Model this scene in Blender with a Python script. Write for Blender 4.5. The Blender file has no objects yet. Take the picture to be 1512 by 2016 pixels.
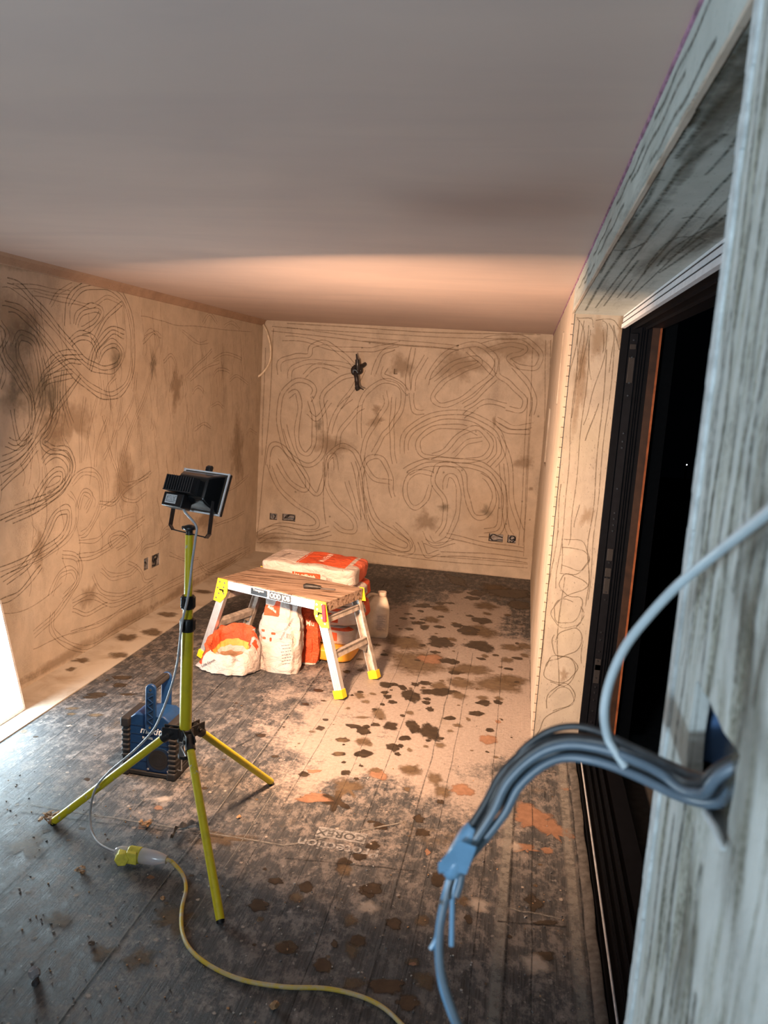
import bpy, bmesh, math, random
from mathutils import Vector, Matrix, noise
from mathutils.geometry import tessellate_polygon
random.seed(7)
S = bpy.context.scene
C = S.collection
PI = math.pi

# ------------------------------------------------------------------ camera, world, lights, exposure
F_PX, RX, RY, RZ, CAM_H = 1554.18, -.1664, -.0618, .1703, 1.8067
ROT = Matrix.Rotation(RZ, 3, 'Z') @ Matrix.Rotation(RX, 3, 'X') @ Matrix.Rotation(RY, 3, 'Y')
CAM = Vector((0, 0, CAM_H))
cd = bpy.data.cameras.new('camera'); cam = bpy.data.objects.new('camera', cd); C.objects.link(cam)
r_, f_, u_ = ROT @ Vector((1, 0, 0)), ROT @ Vector((0, 1, 0)), ROT @ Vector((0, 0, 1))
M = Matrix(((r_.x, u_.x, -f_.x, 0), (r_.y, u_.y, -f_.y, 0), (r_.z, u_.z, -f_.z, CAM_H), (0, 0, 0, 1)))
cam.matrix_world = M
cd.sensor_fit = 'VERTICAL'; cd.sensor_height = 36; cd.sensor_width = 27
cd.lens = F_PX / 2016 * 36
cd.clip_start = .02
cd.dof.use_dof = True; cd.dof.focus_distance = 4.2; cd.dof.aperture_fstop = 6.5
S.camera = cam
w = bpy.data.worlds.new('night'); S.world = w; w.use_nodes = True
w.node_tree.nodes['Background'].inputs[0].default_value = (.35, .5, .8, 1)
w.node_tree.nodes['Background'].inputs[1].default_value = .0006
S.view_settings.view_transform = 'Standard'; S.view_settings.look = 'None'
S.view_settings.gamma = 1; S.view_settings.exposure = 0.12
try: S.view_settings.use_curve_mapping = False
except Exception: pass
HALOGEN_W = 122
HALOGEN_COL = (1, .59, .35)
LED_EMIT = 34
LED_COL = (.74, .92, 1)

def area_light(name, loc, aim, sx, sy, power, col, spread=PI):
    l = bpy.data.lights.new(name, 'AREA'); l.shape = 'RECTANGLE'; l.size = sx; l.size_y = sy
    l.energy = power; l.color = col; l.spread = spread
    o = bpy.data.objects.new(name, l); C.objects.link(o); o.location = loc
    o.rotation_euler = Vector(aim).to_track_quat('-Z', 'Y').to_euler()
    return o
# added cool area light behind the photographer, assumed, with no lamp body
area_light('added_cool_fill', (-1.15, -1.1, 1.35), (.12, .62, .8), .45, .3, 64, (.66, .84, 1))

# ------------------------------------------------------------------ pixel helpers
def on(u, v, ax, val):
    d = ROT @ Vector(((u - 756) / F_PX, 1, -(v - 1008) / F_PX))
    t = (val - CAM[ax]) / d[ax]
    return CAM + d * t
def fl(u, v, z=0.0): return on(u, v, 2, z)

XL, XR, YB, HC, ZS, YF, XD, YN = -2.592, .170, 7.509, 2.3, 2.1706, 3.978, .406, .816

# ------------------------------------------------------------------ node helpers
class N:
    def __init__(s, name, rough=.8, metal=0, spec=.3):
        s.m = bpy.data.materials.new(name); s.m.use_nodes = True; s.t = s.m.node_tree
        s.b = s.t.nodes['Principled BSDF']; s.out = s.t.nodes['Material Output']
        s.b.inputs['Roughness'].default_value = rough; s.b.inputs['Metallic'].default_value = metal
        s.b.inputs['Specular IOR Level'].default_value = spec
    def n(s, t, **k):
        x = s.t.nodes.new(t)
        for a, b in k.items(): setattr(x, a, b)
        return x
    def l(s, a, b): s.t.links.new(a, b)
    def coord(s, scale=(1, 1, 1), kind='Object', rot=(0, 0, 0)):
        c = s.n('ShaderNodeTexCoord'); mp = s.n('ShaderNodeMapping'); mp.inputs['Scale'].default_value = scale
        mp.inputs['Rotation'].default_value = rot
        s.l(c.outputs[kind], mp.inputs[0]); return mp.outputs[0]
    def noise(s, co, scale, detail=4, rough=.55, dist=0):
        x = s.n('ShaderNodeTexNoise'); x.inputs['Scale'].default_value = scale; x.inputs['Detail'].default_value = detail
        x.inputs['Roughness'].default_value = rough; x.inputs['Distortion'].default_value = dist
        s.l(co, x.inputs['Vector']); return x.outputs['Fac']
    def ramp(s, fac, *st):
        x = s.n('ShaderNodeValToRGB'); e = x.color_ramp.elements
        while len(e) < len(st): e.new(.5)
        for el, (p, c) in zip(e, st):
            el.position = p; el.color = (c[0], c[1], c[2], 1) if hasattr(c, '__len__') else (c, c, c, 1)
        s.l(fac, x.inputs[0]); return x.outputs[0]
    def mix(s, fac, a, b):
        x = s.n('ShaderNodeMix', data_type='RGBA')
        for i, v in ((0, fac), (6, a), (7, b)):
            if hasattr(v, 'links'): s.l(v, x.inputs[i])
            elif i == 0: x.inputs[0].default_value = v
            else: x.inputs[i].default_value = (v[0], v[1], v[2], 1)
        return x.outputs[2]
    def math(s, op, a, b=0, clamp=False):
        x = s.n('ShaderNodeMath', operation=op); x.use_clamp = clamp
        for i, v in ((0, a), (1, b)):
            if hasattr(v, 'links'): s.l(v, x.inputs[i])
            else: x.inputs[i].default_value = v
        return x.outputs[0]
    def col(s, c):
        if hasattr(c, 'links'): s.l(c, s.b.inputs['Base Color'])
        else: s.b.inputs['Base Color'].default_value = (c[0], c[1], c[2], 1)
        return s
    def rough(s, v): s.l(v, s.b.inputs['Roughness'])
    def bump(s, h, strength=.3, dist=.01):
        x = s.n('ShaderNodeBump'); x.inputs['Strength'].default_value = strength; x.inputs['Distance'].default_value = dist
        s.l(h, x.inputs['Height']); s.l(x.outputs[0], s.b.inputs['Normal'])
    def alpha(s, a): s.l(a, s.b.inputs['Alpha'])
    def xyz(s):
        c = s.n('ShaderNodeTexCoord'); x = s.n('ShaderNodeSeparateXYZ'); s.l(c.outputs['Object'], x.inputs[0]); return x.outputs
    def box(s, a, c, h):          # 1 where |a-c|<h
        return s.math('LESS_THAN', s.math('ABSOLUTE', s.math('SUBTRACT', a, c)), h)
    def rbox(s, a, b, ca, cb, ha, hb, r):   # rounded rectangle
        da = s.math('MAXIMUM', s.math('SUBTRACT', s.math('ABSOLUTE', s.math('SUBTRACT', a, ca)), ha - r), 0)
        db = s.math('MAXIMUM', s.math('SUBTRACT', s.math('ABSOLUTE', s.math('SUBTRACT', b, cb)), hb - r), 0)
        return s.math('LESS_THAN', s.math('ADD', s.math('MULTIPLY', da, da), s.math('MULTIPLY', db, db)), r * r)

def plain(name, c, rough=.6, metal=0, spec=.3, var=.12, sc=30, bump=0):
    a = N(name, rough, metal, spec); co = a.coord()
    nz = a.noise(co, sc, 5)
    d = tuple(x * (1 - var * 2) for x in c); e = tuple(min(1, x * (1 + var)) for x in c)
    a.col(a.ramp(nz, (.3, d), (.7, e)))
    if bump: a.bump(nz, bump, .002)
    return a.m

def plaster(name, base, dirt, stretch=(1, 1, 1), dirt_amt=.5, speck=0, streak=None, fs=160, sdist=0):
    a = N(name, .85); co = a.coord(); cs = a.coord(stretch)
    n1 = a.noise(co, 1.3, 6, .6); n2 = a.noise(co, 9, 6, .6, .4); n3 = a.noise(cs, 4, 7, .68, sdist)
    c = a.mix(a.ramp(n2, (.35, 0), (.7, 1)), tuple(x * .88 for x in base), tuple(min(1, x * 1.07) for x in base))
    c = a.mix(a.math('MULTIPLY', a.ramp(n1, (.5, 0), (.72, 1)), dirt_amt), c, dirt)
    if streak:
        m = a.math('MULTIPLY', a.ramp(n3, (.52, 0), (.66, 1)), streak)
        fine = a.noise(co, fs, 3, .7)
        m = a.math('MULTIPLY', m, a.ramp(fine, (.4, .25), (.6, 1)))
        c = a.mix(m, c, tuple(x * .28 for x in base))
    if speck:
        sp = a.ramp(a.noise(a.coord((2.5, 2.5, 1)), 60, 2, .5), (.66, 0), (.71, 1))
        c = a.mix(a.math('MULTIPLY', sp, speck), c, tuple(x * .3 for x in base))
    a.col(c); h = a.math('ADD', a.math('MULTIPLY', n2, .6), a.math('MULTIPLY', a.noise(co, 70, 4, .6), .4))
    a.bump(h, .35, .006); return a.m

MAT = {}
MAT['wall'] = plaster('skimmed_scratch_coat', (.51, .435, .35), (.36, .28, .20), (1, 1, .35), .55, .25, .35)
MAT['jamb'] = plaster('reveal_plaster', (.37, .34, .29), (.36, .34, .25), (3, 3, .5), .5, .5, .3)
a = N('rough_grey_plaster', .9); co = a.coord()
m1 = a.ramp(a.noise(a.coord((1, 9, 1.3)), 4, 6, .65, .9), (.47, 0), (.60, 1)); m2 = a.ramp(a.noise(co, 16, 5, .65), (.40, 0), (.58, 1))
gr = a.ramp(a.noise(a.coord((1, 1, .6)), 260, 3, .6), (.40, .1), (.56, 1))
c = a.mix(a.ramp(a.noise(co, 9, 6, .6, .4), (.35, 0), (.7, 1)), (.42, .45, .43), (.50, .53, .51))
c = a.mix(a.math('MULTIPLY', m1, .55), c, (.33, .34, .26))
c = a.mix(a.math('MULTIPLY', a.math('MULTIPLY', m1, a.math('ADD', a.math('MULTIPLY', m2, .8), .2)), a.math('MULTIPLY', gr, .9)), c, (.085, .09, .065))
a.col(c); a.bump(a.math('ADD', a.noise(co, 60, 5, .7), a.math('MULTIPLY', m1, -.4)), .5, .005); MAT['near'] = a.m
MAT['soffit'] = plaster('soffit_plaster', (.44, .49, .47), (.33, .36, .30), (7, .55, 7), .5, .6, .6)
a = N('ceiling_skim', .75, 0, .25); co = a.coord(); co2 = a.coord((.4, 1.6, 1))
n1 = a.noise(co, .9, 5, .5, .3); n2 = a.noise(co2, 2.2, 5, .55, 1.2)
c = a.mix(a.ramp(n1, (.38, 0), (.68, 1)), (.53, .425, .375), (.46, .37, .33))
c = a.mix(a.math('MULTIPLY', a.ramp(n2, (.4, 0), (.75, 1)), .25), c, (.33, .28, .275))
a.col(c); MAT['ceiling'] = a.m

# floor: dark boards printed sheet with plaster dust
a = N('dusty_floor_sheet', .62, 0, .35); co = a.coord(); cs = a.coord((9, .55, 1))
ln = a.noise(cs, 6, 8, .75); big = a.noise(co, 1.3, 6, .6, .5); mid = a.noise(a.coord((1.6, 1, 1)), 11, 10, .78, .15); fine = a.noise(co, 55, 6, .75)
grain = a.noise(a.coord((60, 2.2, 1)), 3, 8, .75)
base = a.mix(a.ramp(ln, (.36, 0), (.64, 1)), (.032, .037, .043), (.085, .088, .092))
base = a.mix(a.math('MULTIPLY', a.ramp(grain, (.50, 0), (.60, 1)), .8), base, (.018, .019, .021))
base = a.mix(a.math('MULTIPLY', a.ramp(mid, (.50, 0), (.60, 1)), .5), base, (.15, .148, .145))
dust = a.math('MULTIPLY', a.ramp(mid, (.47, 0), (.58, 1)), a.ramp(big, (.38, .08), (.60, .9)))
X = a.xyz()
# extra pale dust that also paints in the lamp-lit floor, fading outwards
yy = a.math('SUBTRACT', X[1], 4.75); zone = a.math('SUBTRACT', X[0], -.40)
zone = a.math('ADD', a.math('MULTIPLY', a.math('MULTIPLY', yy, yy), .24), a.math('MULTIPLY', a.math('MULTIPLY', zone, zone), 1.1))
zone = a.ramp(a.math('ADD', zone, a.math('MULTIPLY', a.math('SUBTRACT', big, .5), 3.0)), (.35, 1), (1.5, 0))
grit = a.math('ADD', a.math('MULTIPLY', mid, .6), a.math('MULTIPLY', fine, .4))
lit_dust = a.ramp(a.math('ADD', a.math('MULTIPLY', zone, .36), a.math('MULTIPLY', grit, 1.0)), (.58, 0), (.76, 1))
d2 = a.math('MAXIMUM', a.math('MULTIPLY', dust, .6), a.math('MULTIPLY', lit_dust, .95))
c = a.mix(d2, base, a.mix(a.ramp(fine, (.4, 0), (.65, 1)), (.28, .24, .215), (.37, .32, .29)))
tan = a.math('MULTIPLY', a.ramp(a.noise(co, 2.3, 8, .7), (.60, 0), (.70, 1)), .5)
c = a.mix(tan, c, (.17, .12, .07))
c = a.mix(a.math('MULTIPLY', a.ramp(a.noise(co, 38, 3, .5), (.66, 0), (.70, 1)), .55), c, (.33, .31, .29))
c = a.mix(a.math('MULTIPLY', a.ramp(a.noise(co, 24, 5, .7), (.60, 0), (.68, 1)), .45), c, (.03, .028, .025))
a.col(c); a.rough(a.ramp(mid, (.3, .45), (.7, .8)))
a.bump(a.math('ADD', a.math('MULTIPLY', grain, .5), a.math('MULTIPLY', fine, .5)), .6, .006); MAT['floor'] = a.m
a = N('pale_floor_edge', .8); co = a.coord(); n1 = a.noise(co, 5, 6, .6, .5)
a.col(a.mix(a.ramp(n1, (.45, 0), (.75, 1)), (.50, .45, .38), (.33, .26, .19))); a.bump(n1, .2, .003); MAT['edge'] = a.m

def blob_mat(name, c, c2, top=.9, rough=.4, soft=.25):
    a = N(name, rough, 0, .4); at = a.n('ShaderNodeAttribute'); at.attribute_name = 'rim'
    co = a.coord(); nz = a.noise(co, 26, 6, .65)
    a.col(a.mix(a.ramp(nz, (.4, 0), (.65, 1)), c, c2))
    e = a.math('ADD', at.outputs['Fac'], a.math('MULTIPLY', a.math('SUBTRACT', nz, .5), .9))
    al = a.ramp(e, (.95 - soft, 1), (.95, 0))
    a.alpha(a.math('MULTIPLY', al, top)); return a.m
MAT['wet'] = blob_mat('wet_plaster_spot', (.028, .020, .014), (.060, .043, .028), .95)
MAT['damp'] = blob_mat('damp_stain', (.11, .075, .045), (.17, .12, .07), .72, .6, .45)
MAT['clay'] = blob_mat('orange_clay_spot', (.24, .13, .08), (.32, .18, .115), .85, .85)
MAT['pale'] = blob_mat('pale_plaster_spot', (.42, .36, .31), (.50, .45, .40), .7, .85, .5)
MAT['mildew'] = blob_mat('dark_damp_patch', (.10, .09, .06), (.17, .145, .10), .42, .8, .8)
MAT['brownpatch'] = blob_mat('brown_damp_patch', (.27, .19, .12), (.33, .24, .155), .42, .8, .6)
def scratch_mat(name, c, top, lo=.42, hi=.6, soft=.25, sc=30):
    a = N(name, .9); u = a.n('ShaderNodeUVMap'); s = a.n('ShaderNodeSeparateXYZ'); a.l(u.outputs[0], s.inputs[0])
    a.col(c); v = a.math('ABSOLUTE', a.math('SUBTRACT', s.outputs[1], .5))
    nz = a.noise(a.coord(), sc, 5, .7)
    al = a.math('MULTIPLY', a.ramp(v, (soft, 1), (.5, 0)), a.ramp(nz, (lo, .25), (hi, 1)))
    a.alpha(a.math('MULTIPLY', al, top)); return a.m
MAT['scratch'] = scratch_mat('combed_groove', (.22, .155, .095), .50, .34, .5, .05)
MAT['scratch2'] = scratch_mat('deep_combed_groove', (.13, .10, .065), .66, .34, .52, .08)
MAT['scratchs'] = scratch_mat('rough_gritty_groove', (.07, .075, .055), .75, .40, .60, .05, 90)
MAT['seam'] = scratch_mat('sheet_seam', (.022, .022, .022), .62, .38, .56, .05)
MAT['seampale'] = scratch_mat('pale_sheet_fold', (.25, .24, .22), .75, .35, .55)
MAT['print'] = scratch_mat('faded_print', (.3, .3, .3), .6)
a = N('faded_white_print', .8); a.col((.36, .36, .36)); a.alpha(a.ramp(a.noise(a.coord(), 60, 4), (.35, .2), (.6, .8))); MAT['print'] = a.m
MAT['pink'] = plain('magenta_tape', (.36, .20, .30), .8, var=.3, sc=40)
MAT['bead'] = plain('plaster_corner_bead', (.52, .57, .58), .7, var=.15, sc=60, bump=.3)
MAT['black'] = plain('black_coated_metal', (.020, .020, .023), .3, 0, .5)
MAT['blackplastic'] = plain('black_plastic', (.012, .012, .014), .42, 0, .5)
MAT['rubber'] = plain('dark_grey_rubber', (.016, .016, .018), .6, 0, .4)
MAT['frame'] = plain('black_door_frame', (.004, .005, .0075), .5, 0, .10)
MAT['white_frame'] = plain('white_door_frame', (.80, .84, .90), .4, 0, .5, .05)
MAT['chrome'] = plain('bright_steel', (.75, .76, .78), .22, 1, .5, .05)
MAT['alu'] = plain('ribbed_aluminium', (.78, .80, .82), .34, .75, .5, .05)
MAT['alud'] = plain('dusty_aluminium', (.52, .46, .41), .6, .35, .4, .2)
MAT['yellow'] = plain('yellow_plastic', (.80, .60, .02), .45, 0, .4, .08)
MAT['red'] = plain('red_plastic', (.55, .03, .04), .45)
MAT['timber'] = plain('orange_stained_timber', (.20, .065, .025), .6, 0, .3, .2, 20)
MAT['dark_timber'] = plain('dark_brown_frame', (.03, .016, .010), .5, 0, .4, .2, 20)
a = N('yellow_painted_tube', .38, 0, .5); co = a.coord()
c = a.mix(a.ramp(a.noise(a.coord((1, 1, .5)), 26, 5, .6), (.64, 0), (.68, 1)), (.60, .50, .015), (.50, .47, .42))
a.col(a.mix(a.math('MULTIPLY', a.ramp(a.noise(co, 12, 5, .7), (.5, 0), (.7, 1)), .35), c, (.22, .16, .03))); MAT['tube'] = a.m
MAT['blue'] = plain('deep_blue_plastic', (.005, .034, .115), .45, 0, .4, .1)
MAT['bluedark'] = plain('dark_blue_plastic', (.006, .022, .06), .5, 0, .4, .1)
MAT['logo'] = plain('white_print', (.75, .78, .8), .5)
MAT['cable'] = plain('grey_pvc_cable', (.10, .145, .19), .38, 0, .5, .1)
MAT['cabled'] = plain('dark_dusty_cable', (.028, .032, .036), .45, 0, .5, .2, 60)
MAT['cablew'] = plain('white_pvc_cable', (.38, .46, .50), .4, 0, .5, .06)
MAT['tape'] = plain('blue_pvc_tape', (.13, .27, .42), .22, 0, .6, .1)
MAT['lead'] = N('muddy_yellow_cord', .5, 0, .4).m
a = N('muddy_yellow_cable', .5, 0, .4); a.col(a.mix(a.ramp(a.noise(a.coord(), 14, 5, .7), (.42, 0), (.62, 1)), (.58, .42, .05), (.45, .40, .33))); MAT['lead'] = a.m
a = N('clear_grey_plastic', .15, 0, .5); a.col((.80, .77, .80)); a.b.inputs['Transmission Weight'].default_value = .55; MAT['clear'] = a.m
MAT['connyellow'] = plain('dusty_yellow_connector', (.70, .62, .08), .45, 0, .4, .15, 40)
MAT['hdpe'] = plain('milky_plastic', (.62, .55, .45), .45, 0, .4, .12, 14)
MAT['steel'] = plain('galvanised_box', (.30, .28, .27), .5, .5, .4, .2)
MAT['hole'] = plain('dark_cavity', (.007, .006, .006), .9)
MAT['greyplaster'] = plain('set_plaster', (.30, .19, .12), .9, var=.2, sc=20)
MAT['bagwhite'] = None
a = N('platform_board', .75); cs = a.coord((.6, 7, 7)); n1 = a.noise(cs, 7, 8, .7, .4)
c = a.ramp(n1, (.40, (.06, .035, .022)), (.47, (.30, .20, .14)), (.7, (.48, .37, .30))); a.col(c); a.bump(n1, .5, .004); MAT['board'] = a.m
a = N('led_diffuser', .5); a.b.inputs['Emission Color'].default_value = (*LED_COL, 1); a.b.inputs['Emission Strength'].default_value = LED_EMIT
a.col((.8, .8, .8)); MAT['led'] = a.m
a = N('halogen_glow', .5); a.b.inputs['Emission Color'].default_value = (1, .75, .5, 1); a.b.inputs['Emission Strength'].default_value = 6
a.col((.8, .8, .8)); MAT['glow'] = a.m
a = N('street_lamp_glow', .5); a.b.inputs['Emission Color'].default_value = (.9, .95, 1, 1); a.b.inputs['Emission Strength'].default_value = 20
MAT['star'] = a.m

WHITE = (.50, .44, .41); ORANGE = (.62, .085, .025)
def bag_mat(name, fn):
    a = N(name, .62, 0, .35); X = a.xyz(); co = a.coord()
    nz = a.noise(co, 7, 6, .65, .6)
    c = a.mix(a.math('MULTIPLY', a.ramp(nz, (.5, 0), (.75, 1)), .4), WHITE, (.40, .32, .28))
    m = fn(a, X)
    o = a.mix(a.ramp(nz, (.35, 0), (.7, 1)), (.50, .065, .02), (.66, .11, .04))
    c = a.mix(m, c, o); a.col(c)
    wr = a.noise(a.coord((1, 1.6, 1.6)), 11, 5, .6, 1.0); a.bump(wr, .8, .03); return a.m

# ------------------------------------------------------------------ mesh builder
class MB:
    def __init__(s): s.v = []; s.f = []; s.m = []; s.uv = {}; s.rim = {}
    def add(s, vs, fs, mi=0):
        o = len(s.v); s.v += [Vector(p) for p in vs]
        for f in fs: s.f.append([i + o for i in f]); s.m.append(mi)
        return o
    def box(s, c, d, rot=None, mi=0):
        c = Vector(c); R = rot if rot is not None else Matrix.Identity(3)
        vs = [c + R @ Vector((x * d[0] / 2, y * d[1] / 2, z * d[2] / 2)) for z in (-1, 1) for y in (-1, 1) for x in (-1, 1)]
        s.add(vs, [(0, 2, 3, 1), (4, 5, 7, 6), (0, 1, 5, 4), (2, 6, 7, 3), (0, 4, 6, 2), (1, 3, 7, 5)], mi); return s
    def bx(s, x0, x1, y0, y1, z0, z1, mi=0): return s.box(((x0 + x1) / 2, (y0 + y1) / 2, (z0 + z1) / 2), (x1 - x0, y1 - y0, z1 - z0), None, mi)
    def tube(s, pts, r, seg=12, mi=0, caps=True, flat=1):
        pts = [Vector(p) for p in pts]; n = len(pts); rr = r if hasattr(r, '__len__') else [r] * n
        rings = []; up = None
        for i, p in enumerate(pts):
            t = (pts[min(i + 1, n - 1)] - pts[max(i - 1, 0)]).normalized()
            if up is None:
                up = Vector((0, 0, 1)) if abs(t.z) < .9 else Vector((1, 0, 0))
            a_ = t.cross(up).normalized(); b_ = a_.cross(t).normalized(); up = b_
            rings.append([p + (a_ * math.cos(k / seg * 2 * PI) + b_ * flat * math.sin(k / seg * 2 * PI)) * rr[i] for k in range(seg)])
        vs = [q for rg in rings for q in rg]; fs = []
        for i in range(n - 1):
            for k in range(seg):
                k2 = (k + 1) % seg; fs.append((i * seg + k, i * seg + k2, (i + 1) * seg + k2, (i + 1) * seg + k))
        if caps: fs += [tuple(range(seg))[::-1], tuple((n - 1) * seg + k for k in range(seg))]
        s.add(vs, fs, mi); return s
    def prism(s, poly, o, ex, ey, ez, depth, mi=0):   # poly in plane (ex,ey), extruded along ez
        o, ex, ey, ez = map(Vector, (o, ex, ey, ez)); n = len(poly)
        a_ = [o + ex * p[0] + ey * p[1] for p in poly]; b_ = [p + ez * depth for p in a_]
        fs = [(i, (i + 1) % n, n + (i + 1) % n, n + i) for i in range(n)] + [tuple(range(n))[::-1], tuple(range(n, 2 * n))]
        s.add(a_ + b_, fs, mi); return s
    def build(s, name, mats, parent=None, smooth=False, bevel=0, loc=None, seg=2, fixn=True):
        me = bpy.data.meshes.new(name)
        base = Vector(loc) if loc is not None else Vector((0, 0, 0))
        me.from_pydata([v - base for v in s.v], [], s.f); 
        for m in (mats if isinstance(mats, (list, tuple)) else [mats]): me.materials.append(m if not isinstance(m, str) else MAT[m])
        for p, mi in zip(me.polygons, s.m): p.material_index = mi; p.use_smooth = smooth
        if s.uv:
            ul = me.uv_layers.new(name='UVMap')
            for p, fi in zip(me.polygons, range(len(s.f))):
                if fi in s.uv:
                    for li, q in zip(p.loop_indices, s.uv[fi]): ul.data[li].uv = q
        if s.rim:
            at = me.attributes.new('rim', 'FLOAT', 'POINT')
            for i, x in s.rim.items(): at.data[i].value = x
        if fixn and not s.rim and not s.uv:
            bm = bmesh.new(); bm.from_mesh(me); bmesh.ops.recalc_face_normals(bm, faces=bm.faces); bm.to_mesh(me); bm.free()
        me.update(); o = bpy.data.objects.new(name, me); C.objects.link(o)
        if parent: 
            o.parent = parent; o.matrix_parent_inverse = Matrix.Identity(4)
            if loc is None:
                w_ = parent_world(parent); o.location = -w_
            else: o.location = base - parent_world(parent)
        else: o.location = base
        if bevel:
            b = o.modifiers.new('bevel', 'BEVEL'); b.width = bevel; b.segments = seg; b.limit_method = 'ANGLE'; b.angle_limit = .6
            if smooth or seg > 1:
                for p in me.polygons: p.use_smooth = True
                try: me.set_sharp_from_angle(angle=.7)
                except Exception: pass
        elif smooth:
            try: me.set_sharp_from_angle(angle=.8)
            except Exception: pass
        return o
def parent_world(o):
    w_ = Vector(o.location)
    while o.parent: o = o.parent; w_ += Vector(o.location)
    return w_
def struct(o): o['kind'] = 'structure'; return o
def tag(o, label, cat, group=None):
    o['label'] = label; o['category'] = cat
    if group: o['group'] = group
    return o
def thing(name, loc, label, cat, group=None):
    o = bpy.data.objects.new(name, None); o.empty_display_size = .05; C.objects.link(o); o.location = loc
    return tag(o, label, cat, group)
def smooth_pts(pts, k=6, closed=False):
    P = [Vector(p) for p in pts]; out = []
    n = len(P)
    for i in range(n - 1):
        p0, p1, p2, p3 = P[max(i - 1, 0)], P[i], P[i + 1], P[min(i + 2, n - 1)]
        for j in range(k):
            t = j / k
            out.append(.5 * ((2 * p1) + (-p0 + p2) * t + (2 * p0 - 5 * p1 + 4 * p2 - p3) * t * t + (-p0 + 3 * p1 - 3 * p2 + p3) * t ** 3))
    out.append(P[-1]); return out
def text_mesh(txt, size, bold=0.0, shear=0.0):
    cu = bpy.data.curves.new('t', 'FONT'); cu.body = txt; cu.size = size; cu.align_x = 'CENTER'; cu.align_y = 'CENTER'
    cu.offset = bold; cu.shear = shear; cu.resolution_u = 3
    ob = bpy.data.objects.new('t', cu); C.objects.link(ob)
    dg = bpy.context.evaluated_depsgraph_get(); me = bpy.data.meshes.new_from_object(ob.evaluated_get(dg))
    vs = [v.co.copy() for v in me.vertices]; fs = [list(p.vertices) for p in me.polygons]
    bpy.data.objects.remove(ob); bpy.data.meshes.remove(me); return vs, fs
def text_on(mb, txt, size, fn, bold=0.0, shear=0.0, mi=0):
    vs, fs = text_mesh(txt, size, bold, shear); mb.add([fn(v.x, v.y) for v in vs], fs, mi)

# surface marks: ribbons and blobs that are part of the wall / floor mesh
def ribbon(mb, pts3, nrm, w, mi, lift=.001):
    nrm = Vector(nrm); n = len(pts3); L = []; acc = 0
    for i, p in enumerate(pts3):
        t = (pts3[min(i + 1, n - 1)] - pts3[max(i - 1, 0)])
        if t.length < 1e-6: t = Vector((1, 0, 0))
        s_ = t.normalized().cross(nrm).normalized() * (w / 2)
        L.append((p + s_ + nrm * lift, p - s_ + nrm * lift))
    o = len(mb.v)
    for a_, b_ in L: mb.v += [a_, b_]
    for i in range(n - 1):
        mb.f.append([o + 2 * i, o + 2 * i + 1, o + 2 * i + 3, o + 2 * i + 2]); mb.m.append(mi)
        mb.uv[len(mb.f) - 1] = [(i / n, 0), (i / n, 1), ((i + 1) / n, 1), ((i + 1) / n, 0)]
def comb(mb, pts, conv, nrm, n, gap, w, mi, k=6):
    """parallel comb grooves along one stroke; pts in photo pixels"""
    P = smooth_pts([conv(*p) for p in pts], k); nrm = Vector(nrm)
    for j in range(n):
        off = (j - (n - 1) / 2) * gap; Q = []
        ph = random.random() * 9
        for i, p in enumerate(P):
            t = (P[min(i + 1, len(P) - 1)] - P[max(i - 1, 0)])
            s_ = t.normalized().cross(nrm) if t.length > 1e-6 else Vector((0, 0, 0))
            wob = .0035 * math.sin(i * .9 + ph)
            Q.append(p + s_ * (off + wob))
        a0 = int(random.random() * .06 * len(Q)); a1 = len(Q) - int(random.random() * .08 * len(Q))
        ribbon(mb, Q[a0:a1], nrm, w * random.uniform(.8, 1.2), mi, .0008 + .00005 * (len(mb.f) % 17))
BL = [0]
def blob(mb, c, ex, ey, nrm, ra, rb, mi, seg=34, rag=.25, ang=0):
    BL[0] += 1; lift = .0006 + .000012 * (BL[0] % 90)
    c = Vector(c) + Vector(nrm) * lift; ex = Vector(ex); ey = Vector(ey); sd = random.random() * 99
    o = len(mb.v); mb.v.append(c); mb.rim[o] = 0.0; R = 4
    for r in range(1, R + 1):
        for k in range(seg):
            t = k / seg * 2 * PI
            g = 1 + rag * (noise.noise(Vector((math.cos(t) * 1.6 + sd, math.sin(t) * 1.6, sd))) * 1.7 + .5 * noise.noise(Vector((math.cos(t) * 5, math.sin(t) * 5 + sd, 3))))
            x, y = math.cos(t) * ra * g * r / R * 1.15, math.sin(t) * rb * g * r / R * 1.15
            x, y = x * math.cos(ang) - y * math.sin(ang), x * math.sin(ang) + y * math.cos(ang)
            mb.v.append(c + ex * x + ey * y); mb.rim[len(mb.v) - 1] = r / R
    for k in range(seg):
        k2 = (k + 1) % seg
        mb.f.append([o, o + 1 + k, o + 1 + k2]); mb.m.append(mi)
        for r in range(R - 1):
            b0 = o + 1 + r * seg; mb.f.append([b0 + k, b0 + seg + k, b0 + seg + k2, b0 + k2]); mb.m.append(mi)
def flat_poly(mb, outer, holes, conv, mi=0):
    loops = [[Vector((p[0], p[1], 0)) for p in l] for l in [outer] + holes]
    tris = tessellate_polygon(loops); pts = [p for l in loops for p in l]
    mb.add([conv(p.x, p.y) for p in pts], [tuple(t) for t in tris], mi)
def hole_sides(mb, loop, conv, conv2, mi=0, back=False):
    n = len(loop); a_ = [conv(*p) for p in loop]; b_ = [conv2(*p) for p in loop]
    fs = [(i, (i + 1) % n, n + (i + 1) % n, n + i) for i in range(n)]
    if back: fs.append(tuple(range(n, 2 * n)))
    mb.add(a_ + b_, fs, mi)
def rect(a0, a1, b0, b1): return [(a0, b0), (a1, b0), (a1, b1), (a0, b1)]

# ================================================================== STRUCTURE
Y0 = -1.7      # the room goes on behind the photographer
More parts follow.
